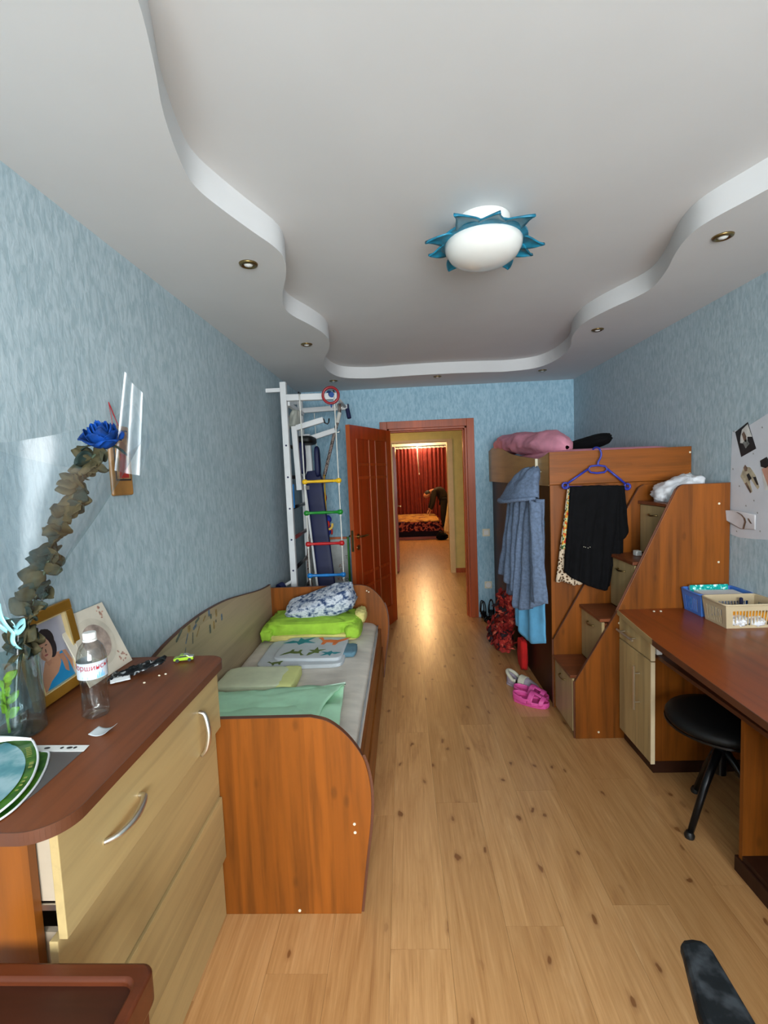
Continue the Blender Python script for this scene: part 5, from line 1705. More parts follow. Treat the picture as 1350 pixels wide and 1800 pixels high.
B().tube([b2(1, v / 30) for v in range(31)], .0022, 6).build('white_edge', M['paper'], t, smooth=True, fix=False)

# ------------------------------------------------------------------ clothes on the loft bed
RO, RE = (.735, 3.45), (.287, -.958)
RN = (-.958, -.287)
M['denim'] = plain('blue_grey_melange', (94, 110, 134), .95, var=.12, scale=60, bump=.25, bscale=70)
M['denim_dk'] = plain('blue_grey_melange_inner', (84, 98, 122), .95, var=.12, scale=60)
M['aqua'] = plain('light_blue_cotton', (92, 160, 200), .9, var=.06, scale=14)
t = thing('hooded_robe', 'blue grey hooded jacket hanging by its hood from the corner of the loft bed', 'clothing', (.86, 3.1, .65))
RO = (.735 + RE[0] * .075, 3.45 + RE[1] * .075)
RO2 = (RO[0] + RN[0] * .05, RO[1] + RN[1] * .05)
drape(RO2, RE, RN, [(.09, 1.345), (.20, 1.345), (.32, 1.35), (.42, 1.355), (.50, 1.35)],
      [(-.053, .795), (.03, .785), (.13, .752), (.215, .72), (.212, .613), (.30, .62), (.40, .655), (.47, .70)], 60, 40, .05, .022, 6, 2).build('jacket_body', M['denim'], t, smooth=True, solid=.012)
drape((RO[0] + RN[0] * .085, RO[1] + RN[1] * .085), RE, RN, [(.43, 1.35), (.47, 1.35), (.51, 1.33)], [(.44, .715), (.50, .725), (.565, .728)], 20, 36, .045, .008, 2, 5).build('sleeve', M['denim'], t, smooth=True, solid=.012)
drape((RO[0] + RN[0] * .03, RO[1] + RN[1] * .03), RE, RN, [(.06, 1.30), (.14, 1.32), (.22, 1.32)], [(.01, .665), (.06, .66), (.125, .672)], 16, 30, .03, .006, 2, 8).build('sleeve', M['denim_dk'], t, smooth=True, solid=.012)
# hood: a gathered cone that flares into a rolled brim
hc = [(.361, 1.533), (.30, 1.505), (.24, 1.46), (.28, 1.40)]
def hood(u, v):
    a = 2 * pi * u
    top_s, top_z = .345, 1.54
    cs = lerp(top_s, .285, v ** .9)
    zc_ = lerp(top_z, 1.335, v ** 1.35)
    w = lerp(.03, .185, v ** .62)
    d = lerp(.02, .075, v ** .6)
    f = 1 + .09 * sin(5 * a + v * 3) * v * (1 - .5 * v) + .10 * noise.noise(Vector((cos(a) * 2, sin(a) * 2, v * 3)))
    s = cs + w * cos(a) * f
    zz_ = zc_ + .03 * cos(a) * v * (1 if cos(a) > 0 else -.3) + .02 * noise.noise(Vector((cos(a) * 3, v * 4, 7)))
    dd_ = lerp(.03, .10, v) + d * sin(a) * f
    return (RO[0] + RE[0] * s + RN[0] * dd_, RO[1] + RE[1] * s + RN[1] * dd_, zz_)
g = B().grid(hood, 48, 24, True)
g.build('hood', M['denim'], t, smooth=True, solid=.01)
br = []
for i in range(25):
    a = pi * 1.0 + pi * 1.0 * i / 24
    s = .285 + .19 * cos(a)
    d = .10 - .085 * sin(a)
    z = 1.335 + (.022 * cos(a) if cos(a) > 0 else .004 * cos(a))
    br.append((RO[0] + RE[0] * s + RN[0] * d, RO[1] + RE[1] * s + RN[1] * d, z))
B().tube(br, [.012 + .012 * max(0, 1 - i / 12) for i in range(25)], 10).build('hood_hem', M['denim'], t, smooth=True)
B().tube([(.838, 3.06, 1.53), (.842, 3.055, 1.545), (.85, 3.05, 1.53)], .006, 6).build('hanging_loop', M['denim_dk'], t)
B().box(.822, .824, 2.935, 2.95, .83, .88).build('care_tag', M['white'], t)
o = B().tube(spline([(.908, 3.14, 1.515), (.862, 3.10, 1.515), (.838, 3.07, 1.53), (.838, 3.058, 1.55)], 4), .005, 8).build('coat_hook', M['cream'], smooth=True)
tag(o, 'small cream coat hook on the loft guard board, carrying the blue grey jacket', 'hook')
t = thing('light_blue_cloth', 'light blue cotton cloth hanging under the grey hooded jacket', 'clothing', (.86, 3.1, .42))
drape((RO[0] + RN[0] * .03, RO[1] + RN[1] * .03), RE, RN, [(.13, 1.25), (.24, 1.27), (.36, 1.27), (.46, 1.25)],
      [(.10, .465), (.185, .472), (.205, .45), (.275, .405), (.36, .41), (.45, .438)], 40, 40, .035, .012, 3, 11).build('cloth_panel', M['aqua'], t, smooth=True, solid=.006)

t = thing('clothes_hanger', 'blue plastic clothes hanger hooked over the loft bed board', 'hanger', (1.18, 2.92, 1.5))
M['hangerblue'] = plain('ultramarine_plastic', (40, 52, 150), .35)
HYp = 2.922
hk = [(1.172, 2.965, 1.640), (1.178, 2.95, 1.648), (1.188, 2.935, 1.648), (1.198, HYp, 1.632), (1.204, HYp, 1.605), (1.197, HYp, 1.58), (1.186, HYp, 1.562), (1.184, HYp, 1.535)]
B().tube(spline(hk, 5), .0055, 8).build('hook', M['hangerblue'], t, smooth=True)
wd = [(1.126, 1.52), (1.14, 1.537), (1.184, 1.541), (1.228, 1.533), (1.24, 1.514), (1.222, 1.497), (1.178, 1.494), (1.14, 1.50)]
B().tube([(x, HYp, z) for x, z in wd], .006, 8, True).build('window_loop', M['hangerblue'], t, smooth=True)
B().tube([(1.128, HYp, 1.522), (1.06, HYp, 1.478), (.998, HYp, 1.436)], .0065, 8).build('shoulder', M['hangerblue'], t, smooth=True)
B().tube([(1.238, HYp, 1.518), (1.30, HYp, 1.465), (1.352, HYp, 1.418)], .0065, 8).build('shoulder', M['hangerblue'], t, smooth=True)
B().tube([(.985, HYp, 1.418), (1.17, HYp, 1.412), (1.36, HYp, 1.398)], .006, 8).build('cross_rod', M['hangerblue'], t, smooth=True)
for x, z in ((.988, 1.426), (1.358, 1.405)):
    torus(B(), (x, HYp, z), .017, .0065, 'y', 18).build('end_loop', M['hangerblue'], t, smooth=True)

t = thing('black_skirt', 'long black skirt with uneven hem on the blue hanger', 'clothing', (1.16, 2.89, .8))
drape((0, 2.905), (1, 0), (0, -1), [(1.012, 1.420), (1.09, 1.422), (1.17, 1.421), (1.25, 1.418), (1.333, 1.412)],
      [(.969, .900), (1.01, .862), (1.07, .83), (1.14, .797), (1.205, .777), (1.246, .80)], 50, 40, .022, .012, 5, 3).build('front_panel', M['blacksoft'], t, smooth=True, solid=.008)
drape((0, 2.915), (1, 0), (0, -1), [(1.20, 1.418), (1.27, 1.416), (1.335, 1.412)], [(1.235, .925), (1.285, .925), (1.325, .955)], 24, 36, .018, .010, 2, 6).build('side_panel', M['blacksoft'], t, smooth=True, solid=.008)
drape((0, 2.918), (1, 0), (0, -1), [(1.27, 1.416), (1.30, 1.414), (1.338, 1.410)], [(1.28, 1.06), (1.32, 1.08), (1.365, 1.128)], 14, 24, .012, .008, 2, 9).build('side_frill', M['blacksoft'], t, smooth=True, solid=.006)
b = B()
for x, z in ((1.075, 1.053), (1.085, 1.05), (1.10, 1.045), (1.112, 1.05)):
    b.box(x, x + .004, 2.8705, 2.872, z, z + .003)
b.build('sequins', M['cream'], t, fix=False)
M['leopard'] = blotch('leopard_print', [(0, lin((46, 34, 26))), (.20, lin((150, 110, 74))), (.27, lin((52, 38, 30))), (.42, lin((206, 186, 160)))], 62, .9, 'CONSTANT', 1, (1, 1, 1), 'F1')
t = thing('leopard_skirt', 'leopard print skirt showing behind the left edge of the black skirt', 'clothing', (1.0, 2.93, .82))
drape((0, 2.928), (1, 0), (0, -1), [(1.003, 1.408), (1.06, 1.41), (1.13, 1.41), (1.20, 1.41)], [(.925, .832), (.972, .832), (1.035, .806), (1.075, .812), (1.11, .83)], 36, 36, .006, .006, 3, 4).build('skirt_panel', M['leopard'], t, smooth=True, solid=.005)
M['floral'] = blotch('bright_floral_print', [(0, lin((60, 90, 50))), (.4, lin((196, 196, 150))), (.5, lin((206, 150, 50))), (.6, lin((190, 60, 50)))], 40, .9, 'CONSTANT', 1)
t = thing('floral_garment', 'bright floral garment peeping between leopard and black skirts', 'clothing', (1.0, 2.915, 1.05))
drape((0, 2.917), (1, 0), (0, -1), [(1.006, 1.40), (1.05, 1.40), (1.1, 1.40)], [(.955, 1.038), (1.0, 1.036), (1.05, 1.036)], 16, 24, .004, .004, 2, 2).build('cloth_panel', M['floral'], t, smooth=True, solid=.003)

# ------------------------------------------------------------------ floor things by the loft bed
M['ruffle'] = blotch('red_black_print', [(0, lin((42, 22, 26))), (.40, lin((120, 30, 28))), (.52, lin((168, 46, 38))), (.64, lin((206, 100, 76)))], 24, .9, 'CONSTANT', 2)
t = thing('ruffled_throw', 'red and black ruffled throw heaped on the floor beside the loft bed', 'bedding', (.82, 3.95, 0))
def heap(p):
    return 1 + .16 * noise.noise(p * 3 + Vector((1, 2, 3)))
B().ell((.80, 4.02, .13), (.085, .22, .125), 30, 18, .8, heap).build('heap_lower', M['ruffle'], t, smooth=True)
B().ell((.84, 3.98, .34), (.06, .15, .17), 30, 18, .8, heap).build('heap_upper', M['ruffle'], t, smooth=True)
rr = random.Random(8)
M['ruf1'] = plain('ruffle_red', (150, 38, 32), .9, var=.3, scale=20)
M['ruf2'] = plain('ruffle_coral', (188, 84, 64), .9, var=.25, scale=20)
M['ruf3'] = plain('ruffle_black', (44, 26, 32), .9, var=.2, scale=20)
for i in range(120):
    z = rr.uniform(.03, .52)
    th = rr.uniform(-2.9, -.2)
    if z < .26:
        c = Vector((.80, 4.02, z)); rx, ry = .09 * sqrt(max(.1, 1 - ((z - .13) / .15) ** 2)) + .005, .225 * sqrt(max(.1, 1 - ((z - .13) / .15) ** 2))
    else:
        c = Vector((.84, 3.98, z)); k_ = sqrt(max(.08, 1 - ((z - .34) / .20) ** 2)); rx, ry = .065 * k_ + .005, .155 * k_
    # outer side faces -x / -y
    d_ = Vector((cos(th - pi / 2 + .0), sin(th), 0))
    ang_ = rr.uniform(pi * .75, pi * 1.75)
    p = c + Vector((rx * cos(ang_), ry * sin(ang_), 0))
    nn2 = Vector((cos(ang_), sin(ang_) * .6, rr.uniform(-.2, .6))).normalized()
    tdir = Vector((rr.uniform(-.4, .4), rr.uniform(-.8, .8), rr.uniform(-1, .6))).normalized()
    leaf(B(), p - nn2 * .006, p + tdir * rr.uniform(.025, .045) + nn2 * .016, rr.uniform(.022, .034), .6, tuple(nn2)).build('ruffle', (M['ruf1'], M['ruf2'], M['ruf1'], M['ruf3'])[i % 4], t, smooth=True, solid=.0015)
o = soft((.872, 3.58, .125), (.028, .075, .115), .5, .1, 2.2, 2).build('red_cloth', plain('bright_red_cloth', (196, 22, 20), .9), smooth=True)
tag(o, 'plain bright red cloth leaning at the loft bed beside the ruffled throw', 'clothing')
o = B().prism([(.79, 4.12), (.87, 4.16), (.885, 4.19), (.80, 4.165)], 'xy', .0003, .002).build('paper_slip', M['paper'])
tag(o, 'white paper slip on the floor under the ruffled throw', 'paper')

# black sandals at the door casing
M['blackpatent'] = plain('black_patent', (14, 14, 16), .25)
t0 = None
for i, (x, y, a, lb) in enumerate(((.80, 4.80, -75, 'black strappy high-heeled sandal touching the door casing'), (.865, 4.83, -100, 'black strappy high-heeled sandal next to the loft bed'))):
    R = Matrix.Rotation(radians(a), 4, 'Z')
    t = thing('heeled_sandal', lb, 'shoe', (x, y, 0), 'black heeled sandals')
    def sx_(b):
        b.v = [tuple((R @ Vector(v)) + Vector((x, y, 0))) for v in b.v]
        return b
    def sole(u, v):
        xx = lerp(-.10, .11, u)
        z = .006 + .065 * max(0, min(1, (.03 - xx) / .1)) ** 1.3
        w = (.026 if xx < 0 else .036) * (1 - max(0, abs(xx) - .08) * 12)
        return (xx, (v - .5) * 2 * w, z)
    sx_(B().grid(sole, 20, 6)).build('sole', M['blackpatent'], t, smooth=True, solid=.007, offset=1)
    sx_(B().tube([(-.088, 0, .069), (-.092, 0, .03), (-.09, 0, 0)], [.013, .007, .006], 8)).build('heel', M['blackpatent'], t, smooth=True)
    for xx, hh, w in ((.075, .035, .034), (.045, .05, .032), (-.05, .135, .028), (-.085, .12, .022)):
        zb = .006 + .065 * max(0, min(1, (.03 - xx) / .1)) ** 1.3
        pts = [(xx, w * cos(pi * k_ / 10), zb + hh * sin(pi * k_ / 10) ** .8) for k_ in range(11)]
        sx_(B().tube(pts, .006, 6, flat=.4)).build('strap', M['blackpatent'], t, smooth=True)

# slipper and clogs
def shoe_frame(x, y, a):
    R = Matrix.Rotation(radians(a), 4, 'Z')
    def f(b):
        b.v = [tuple((R @ Vector(v)) + Vector((x, y, 0))) for v in b.v]
        return b
    return f
def foot_half(xx, L_=.24):
    u = (xx + L_ / 2) / L_
    return (.030 + .016 * sin(pi * min(1, max(0, u)) ** 1.25)) * (1 - max(0, abs(2 * u - 1)) ** 8) ** .5 + .004
M['felt'] = plain('lavender_felt', (164, 152, 166), .95, var=.1, scale=40, bump=.4, bscale=60)
M['fleece'] = plain('ivory_fleece', (204, 200, 180), .95, var=.06, bump=.5, bscale=40)
M['insole'] = plain('dark_insole', (66, 58, 52), .95)
f = shoe_frame(.79, 3.27, -42)
t = thing('slipper', 'grey felt slipper with ivory fleece collar behind the pink clogs', 'shoe', (.80, 3.285, 0))
ol = [(xx, foot_half(xx)) for xx in [-.12 + .24 * i / 24 for i in range(25)]]
f(B().prism([(x, w) for x, w in ol] + [(x, -w) for x, w in ol[::-1]], 'xy', 0.0, .018)).build('sole', M['felt'], t, bevel=.004)
f(B().prism([(x, w * .8) for x, w in ol] + [(x, -w * .8) for x, w in ol[::-1]], 'xy', .0185, .022)).build('insole', M['insole'], t)
def upper(x0, x1, h0, h1, e=1.0):
    def fn(u, v):
        xx = lerp(x0, x1, v)
        w = foot_half(xx) * e
        a = pi * u
        h = lerp(h0, h1, v ** .8)
        return (xx, w * cos(a), .016 + h * sin(a) ** .8)
    return fn
f(B().grid(upper(.03, .118, .062, .022), 20, 14)).build('toe_cap', M['felt'], t, smooth=True, solid=.004)
f(B().grid(upper(-.012, .034, .072, .064, 1.03), 20, 8)).build('fleece_band', M['fleece'], t, smooth=True, solid=.005)
col = []
for i in range(21):
    a = radians(70 + 220 * i / 20)
    xx = -.052 + .062 * cos(a)
    yy = .040 * sin(a)
    col.append((xx, yy, .05 + .045 * max(0, -cos(a)) ** .8))
f(B().tube(col, .0125, 10)).build('heel_collar', M['fleece'], t, smooth=True)
def hw(u, v):
    a = radians(75 + 210 * u)
    xx = -.052 + .064 * cos(a)
    return (xx, .042 * sin(a), lerp(.016, .05 + .045 * max(0, -cos(a)) ** .8, v))
f(B().grid(hw, 24, 6)).build('heel_wall', M['felt'], t, smooth=True, solid=.004)

M['clog'] = plain('pink_rubber', (222, 84, 158), .5, var=.04)
def clog(x, y, a, z0, label):
    f_ = shoe_frame(x, y, a)
    t = thing('clog', label, 'shoe', (x, y, 0), 'pink rubber clogs')
    def F_(b):
        b.v = [(p[0], p[1], p[2] + z0) for p in b.v]
        return f_(b)
    ol = [(xx, foot_half(xx, .23)) for xx in [-.115 + .23 * i / 24 for i in range(25)]]
    F_(B().prism([(x_, w) for x_, w in ol] + [(x_, -w) for x_, w in ol[::-1]], 'xy', 0, .022)).build('sole', M['clog'], t, bevel=.005, seg=3)
    def side(u, v):
        a_ = 2 * pi * u
        i_ = u * 48
        xx = .115 * cos(a_)
        w = foot_half(xx, .23) * (1.04)
        yy = w * (1 if sin(a_) >= 0 else -1) * abs(sin(a_)) ** .35
        hh = .016 + .02 * (1 if xx < 0 else .4)
        return (xx * 1.03, yy, .012 + hh * v)
    F_(B().grid(side, 48, 4, True)).build('side_wall', M['clog'], t, smooth=True, solid=.004)
    for x0, x1, h0, h1 in ((-.012, .022, .066, .06), (.062, .088, .046, .036)):
        def st(u, v, x0=x0, x1=x1, h0=h0, h1=h1):
            xx = lerp(x0, x1, v)
            a_ = pi * u
            return (xx + .012 * sin(a_), foot_half(xx, .23) * 1.05 * cos(a_), .02 + lerp(h0, h1, v) * sin(a_) ** .8)
        F_(B().grid(st, 20, 5)).build('strap', M['clog'], t, smooth=True, solid=.006)
    def bridge(u, v):
        xx = lerp(.016, .068, v)
        return (xx + .012, (u - .5) * .03, .02 + lerp(.062, .044, v) - .004 * abs(u - .5) * 2)
    F_(B().grid(bridge, 6, 8)).build('strap', M['clog'], t, smooth=True, solid=.006)
    def heel(u, v):
        a_ = radians(100 + 160 * u)
        xx = -.03 + .088 * cos(a_)
        return (xx, .042 * sin(a_) * 1.05, lerp(.02, .05 + .012 * -cos(a_), v))
    F_(B().grid(heel, 22, 5)).build('heel_band', M['clog'], t, smooth=True, solid=.005)
clog(.785, 3.03, -34, 0, 'pink rubber clog lying in front, beside the first stair drawer')
clog(.812, 3.122, -36, 0, 'pink rubber clog half hidden between the front clog and the slipper')

# ------------------------------------------------------------------ poster on the right wall
t = thing('photo_poster', 'white poster with three photographs and tiny printed marks, above the desk', 'poster', (XR, 2.3, 1.4))
PX = XR - .0012
B().prism([(2.615, 1.14), (2.622, 1.40), (2.612, 1.688), (2.50, 1.705), (2.368, 1.753), (2.05, 1.76), (1.85, 1.755), (1.85, 1.12), (2.10, 1.125), (2.35, 1.145), (2.45, 1.135), (2.55, 1.13)], 'yz', XR - .0012, XR - .0003).build('poster_sheet', plain('poster_white', (204, 208, 214), .6, var=.02), t)
M['ph_black'] = plain('monochrome_dark', (26, 28, 30), .5, var=.3, scale=30)
M['ph_grey'] = plain('monochrome_grey', (120, 122, 118), .5, var=.3, scale=30)
M['ph_light'] = plain('monochrome_light', (206, 206, 200), .5, var=.08, scale=30)
M['ph_brown'] = plain('photo_brown', (104, 84, 70), .5, var=.25, scale=30)
M['ph_sand'] = plain('photo_sand', (170, 160, 136), .5, var=.2, scale=30)
M['ph_skin'] = plain('photo_skin', (190, 140, 120), .5)
def wp(pts, mat, d, name, par):
    return B().prism(pts, 'yz', PX - d - .0006, PX - d).build(name, mat, par)
def qp(q, pts):
    """points given in 0..1 of a quad q (tl,tr,br,bl)"""
    out_ = []
    for u, v in pts:
        a = [lerp(q[0][i], q[1][i], u) for i in (0, 1)]
        c = [lerp(q[3][i], q[2][i], u) for i in (0, 1)]
        out_.append((lerp(a[0], c[0], v), lerp(a[1], c[1], v)))
    return out_
rect = [(0, 0), (1, 0), (1, 1), (0, 1)]
q1 = [(2.588, 1.685), (2.497, 1.727), (2.437, 1.590), (2.54, 1.552)]
p1 = wp(q1, M['ph_black'], .0003, 'photograph', t)
wp(qp(q1, [(.30, .28), (.5, .1), (.95, .06), (.98, .55), (.7, .45), (.62, .62), (.38, .6), (.16, .5)]), M['ph_light'], .001, 'printed_light', p1)
wp(qp(q1, [(.42, .25), (.60, .2), (.66, .42), (.56, .62), (.44, .5)]), M['ph_brown'], .0017, 'printed_figure', p1)
wp(qp(q1, [(.34, .55), (.62, .5), (.72, .72), (.42, .8)]), M['ph_grey'], .0017, 'printed_figure', p1)
q2 = [(2.56, 1.475), (2.462, 1.522), (2.408, 1.393), (2.505, 1.352)]
p2 = wp(qp(q2, [(.05, .2), (.4, .0), (.6, .02), (.8, .12), (.98, .5), (1.0, .95), (.86, 1), (.62, .5), (.55, .5), (.5, .98), (.36, 1), (.2, .6)]), M['ph_sand'], .0003, 'photograph', t)
wp(qp(q2, [(.40, -.02), (.56, -.08), (.64, .08), (.56, .18), (.42, .14)]), M['ph_brown'], .001, 'printed_head', p2)
wp(qp(q2, [(.46, .3), (.62, .28), (.7, .52), (.5, .56)]), M['ph_black'], .001, 'printed_figure', p2)
wp(qp(q2, [(.80, .5), (.98, .55), (1.0, .86), (.9, .84)]), M['ph_black'], .001, 'printed_figure', p2)
wp(qp(q2, [(.2, .55), (.34, .55), (.44, .98), (.36, 1)]), M['ph_brown'], .001, 'printed_figure', p2)
q3 = [(2.41, 1.532), (2.26, 1.56), (2.23, 1.392), (2.375, 1.385)]
p3 = wp(q3, M['ph_light'], .0003, 'photograph', t)
wp(qp(q3, [(.0, .02), (.3, -.04), (.42, .2), (.2, .3), (.0, .22)]), M['ph_black'], .001, 'printed_hair', p3)
wp(qp(q3, [(.02, .3), (.35, .22), (.42, .98), (.2, 1.0)]), M['ph_skin'], .001, 'printed_figure', p3)
b = B()
for y, z in ((2.597, 1.688), (2.40, 1.69), (2.455, 1.565), (2.60, 1.49), (2.445, 1.33), (2.55, 1.40), (2.42, 1.27), (2.565, 1.16), (2.40, 1.18), (2.50, 1.30)):
    b.prism([(y - .004, z - .003), (y + .003, z - .003), (y + .004, z + .002), (y, z + .006)], 'yz', PX - .0008, PX - .0002)
b.build('tiny_marks', M['ph_grey'], t, fix=False)
# curled loose photo
t = thing('curled_photo', 'curled photograph peeling off the lower poster corner', 'photograph', (XR - .02, 2.53, 1.24))
def cp(u, v):
    y = lerp(2.635, 2.428, u)
    k_ = max(0, 1 - u / .5)
    return (XR - .004 - .03 * k_ ** 1.6 - .016 * sin(pi * u) * (1 - v), y, lerp(1.268 + .02 * u, 1.168 + .016 * u, v * (1 - .6 * k_ ** 1.2)) - .028 * u * u * (1 - v))
B().grid(cp, 20, 12).build('photo_paper', plain('photo_paper', (196, 194, 196), .5, var=.04), t, smooth=True, solid=.0008)
b = B()
def strip_(pts, w):
    for (u0, v0), (u1, v1) in zip(pts[:-1], pts[1:]):
        P = [cp(u0, v0), cp(u0 + w, v0), cp(u1 + w, v1), cp(u1, v1)]
        b.add([(p[0] - .0022, p[1], p[2]) for p in P], [(0, 1, 2, 3)])
strip_([(.28, .04), (.45, .06), (.58, .16), (.66, .35), (.68, .55), (.62, .8), (.58, .98)], .06)
strip_([(.78, .32), (.82, .5), (.86, .62)], .05)
strip_([(.05, .05), (.28, .05)], .1)
b.build('printed_branch', M['ph_brown'], t, fix=False)

# ------------------------------------------------------------------ far bedroom
point('bedroom_lamp_light', (.45, 11.55, 2.22), 72, (1.0, .57, .20), .12)
t = thing('bedroom_lamp', 'glowing warm ceiling lamp of the far bedroom', 'lamp', (.45, 11.7, 2.5))
B().lathe([(.0001, 2.33), (.1, 2.345), (.16, 2.39), (.17, 2.43), (.0001, 2.44)], (.45, 11.7, 0), 28).build('shade', emis('lamp_glow', (255, 206, 132), 5.0), t, smooth=True)
B().lathe([(.0001, 2.441), (.07, 2.441), (.07, 2.499), (.0001, 2.499)], (.45, 11.7, 0), 20).build('mount', M['white'], t, smooth=40)
M['curtain'] = plain('brick_red_curtain', (112, 28, 18), .8, var=.08, scale=10)
for nm, x0, x1, nf, lb in (('curtain', -.4, .46, 8, 'brick red pleated curtain left of the gap, in the far bedroom'), ('curtain', .465, 1.75, 11, 'brick red pleated curtain right of the gap, behind the bending person')):
    t = thing(nm, lb, 'curtain', ((x0 + x1) / 2, 13.2, 0), 'red bedroom curtains')
    def cf(u, v):
        x = lerp(x0, x1, u)
        if x0 < 0:
            x += -.035 * u ** 6 * max(0, 1 - v / .35) + .10 * max(0, v - .3) * u ** 4
        return (x, (13.2 if x0 > 0 else 13.2 - .16 * v) + (.028 + .02 * v) * sin(2 * pi * nf * u + 1.5 * noise.noise(Vector((u * 4, v * .7, x0)))) + .015 * noise.noise(Vector((u * 9, v, 1))), lerp(2.235 + .008 * sin(2 * pi * nf * u), .03, v))
    B().grid(cf, nf * 14, 16).build('curtain_panel', M['curtain'], t, smooth=True, solid=.004)
    b = B()
    for i in range(nf + 1):
        x = lerp(x0, x1, i / nf)
        torus(b, (x, 13.2, 2.268), .02, .005, 'x', 10)
    b.build('curtain_rings', M['darkmetal'], t, fix=False)
o = B().tube([(-1.2, 13.2, 2.29), (2.2, 13.2, 2.29)], .013, 8).build('curtain_rod', M['darkmetal'], smooth=True)
tag(o, 'dark curtain rod carrying the red bedroom curtains', 'curtain rod')
t = thing('pull_cord', 'thin white curtain pull cord hanging in the gap of the red curtains', 'cord', (.44, 13.14, 1.5))
B().tube([(.43, 13.14, 2.3), (.44, 13.135, 1.9), (.465, 13.13, 1.55)], .007, 6).ell((.467, 13.13, 1.53), (.014, .014, .03), 8, 6).build('cord_line', M['rope'], t, smooth=True, fix=False)
point('wall_strip_fill', (.5, 12.9, 2.44), 34, (1.0, .80, .55), .05)  # added fill without a fixture, brightens the wall strip above the curtains
# bed
t = thing('double_bed', 'low double bed under a flowered yellow and orange blanket, in the far bedroom', 'bed', (.0, 12, 0))
M['valance'] = plain('dark_purple_valance', (28, 14, 26), .95)
M['blanket'] = blotch('yellow_flower_blanket', [(0, lin((92, 64, 92))), (.34, lin((120, 70, 44))), (.44, lin((170, 128, 70))), (.66, lin((196, 156, 96)))], 5.5, .95, 'CONSTANT', 2)
M['border'] = blotch('flower_border', [(0, lin((48, 22, 36))), (.46, lin((120, 46, 40))), (.52, lin((196, 104, 80))), (.66, lin((70, 34, 50)))], 13, .95, 'CONSTANT', 1)
B().box(-1.1, .80, 11.05, 13.0, .05, .36).build('bed_base', M['valance'], t)
B().box(-1.12, .83, 11.03, 13.0, 0, .06).build('plinth', M['doorframe'], t)
soft((-.14, 12.02, .385), (.99, 1.0, .055), .2, .01, 2, 1).build('blanket_top', M['blanket'], t, smooth=True)
drape((0, 11.03), (1, 0), (0, -1), [(-1.12, .41), (-.3, .41), (.3, .412), (.80, .405), (.86, .40)], [(-1.12, .19), (-.3, .19), (.3, .195), (.84, .19), (.93, .17)], 60, 14, .02, .02, 8, 2).build('blanket_drop', M['border'], t, smooth=True, solid=.008)
drape((.86, 0), (0, 1), (1, 0), [(11.03, .40), (11.6, .40), (12.3, .40), (12.98, .40)], [(11.0, .15), (11.6, .18), (12.3, .18), (12.98, .18)], 60, 14, .03, .02, 8, 5).build('blanket_drop', M['border'], t, smooth=True, solid=.008)
t = thing('black_bag', 'slumped black bag on the floor at the foot corner of the far bed', 'bag', (.86, 10.88, 0))
B().ell((.86, 10.86, .075), (.13, .12, .075), 24, 14, .7, lambda p: 1 + .2 * noise.noise(p * 2.5)).build('bag_body', M['blacksoft'], t, smooth=True)
B().tube(spline([(.78, 10.84, .12), (.80, 10.82, .19), (.87, 10.82, .19), (.92, 10.84, .11)], 5), .012, 8).build('bag_handle', M['black'], t, smooth=True)
M['tulle'] = plain('cream_tulle', (224, 206, 164), .9, var=.03)
t = thing('tulle_curtain', 'cream tulle curtain gathered beside the bending person, at the bedroom edge', 'curtain', (1.12, 11.9, 0))
def tul(u, v):
    a = 2 * pi * u
    r_ = .05 + .09 * v ** 1.5
    return (1.20 - .06 * v + r_ * cos(a) * (1 + .15 * sin(7 * a)), 12.0 + r_ * sin(a) * (1 + .15 * sin(7 * a)), lerp(1.0, .01, v))
g = B().grid(tul, 42, 14, True)
g.build('gathered_cloth', M['tulle'], t, smooth=True, solid=.003)
B().tube([(1.20, 12.0, 2.45), (1.20, 12.0, 1.0)], .05, 10).build('upper_cloth', M['tulle'], t, smooth=True)
# bedroom door leaf seen edge-on
t = thing('door_2', 'red brown bedroom door opened against the passage', None, (-.13, 7.36, 0), kind='structure')
B().box(-.137, -.10, 7.352, 8.14, .01, 1.965).build('door_leaf', M['door'], t, bevel=.002)
b = B()
for z0, z1 in ((.2, .85), (1.0, 1.8)):
    b.box(-.0995, -.094, 7.47, 8.03, z0, z1)
b.build('door_panel', M['doorpanel'], t, fix=False)
B().tube([(-.10, 8.05, 1.0), (-.05, 8.05, 1.0), (-.048, 7.96, 1.0)], .009, 8).build('door_handle', M['brass'], t, smooth=40)

# ------------------------------------------------------------------ person bending over the far bed
def skin(name, joints, edges, mat, parent, root=0, sub=2):
    off = Vector((0, 0, 0))
    p = parent
    while p is not None:
        off += p.location
        p = p.parent
    me = bpy.data.meshes.new(name)
    me.from_pydata([(Vector(j[0]) - off)[:] for j in joints], edges, [])
    me.materials.append(mat)
    o = bpy.data.objects.new(name, me)
    COL.objects.link(o)
    o.parent = parent
    md = o.modifiers.new('skin', 'SKIN')
    md.use_smooth_shade = True
    if not me.skin_vertices:
        bpy.context.view_layer.objects.active = o
    lay = me.skin_vertices[0].data if me.skin_vertices else None
    if lay:
        for i, j in enumerate(joints):
            r_ = j[1]
            lay[i].radius = r_ if isinstance(r_, tuple) else (r_, r_)
            lay[i].use_root = (i == root)
    sb = o.modifiers.new('sub', 'SUBSURF')
    sb.levels = sb.render_levels = sub
    return o
M['skin'] = plain('skin_tone', (176, 118, 86), .6, var=.04)
M['jumper'] = plain('dark_brown_jumper', (30, 21, 14), .95, var=.15)
M['trousers'] = plain('black_trousers', (20, 17, 18), .9)
M['hair'] = plain('dark_hair', (26, 20, 16), .7)
PY = 12.35
t = thing('person', 'person in dark jumper and trousers bending over the far bed by the red curtains', 'person', (1.0, PY, 0))
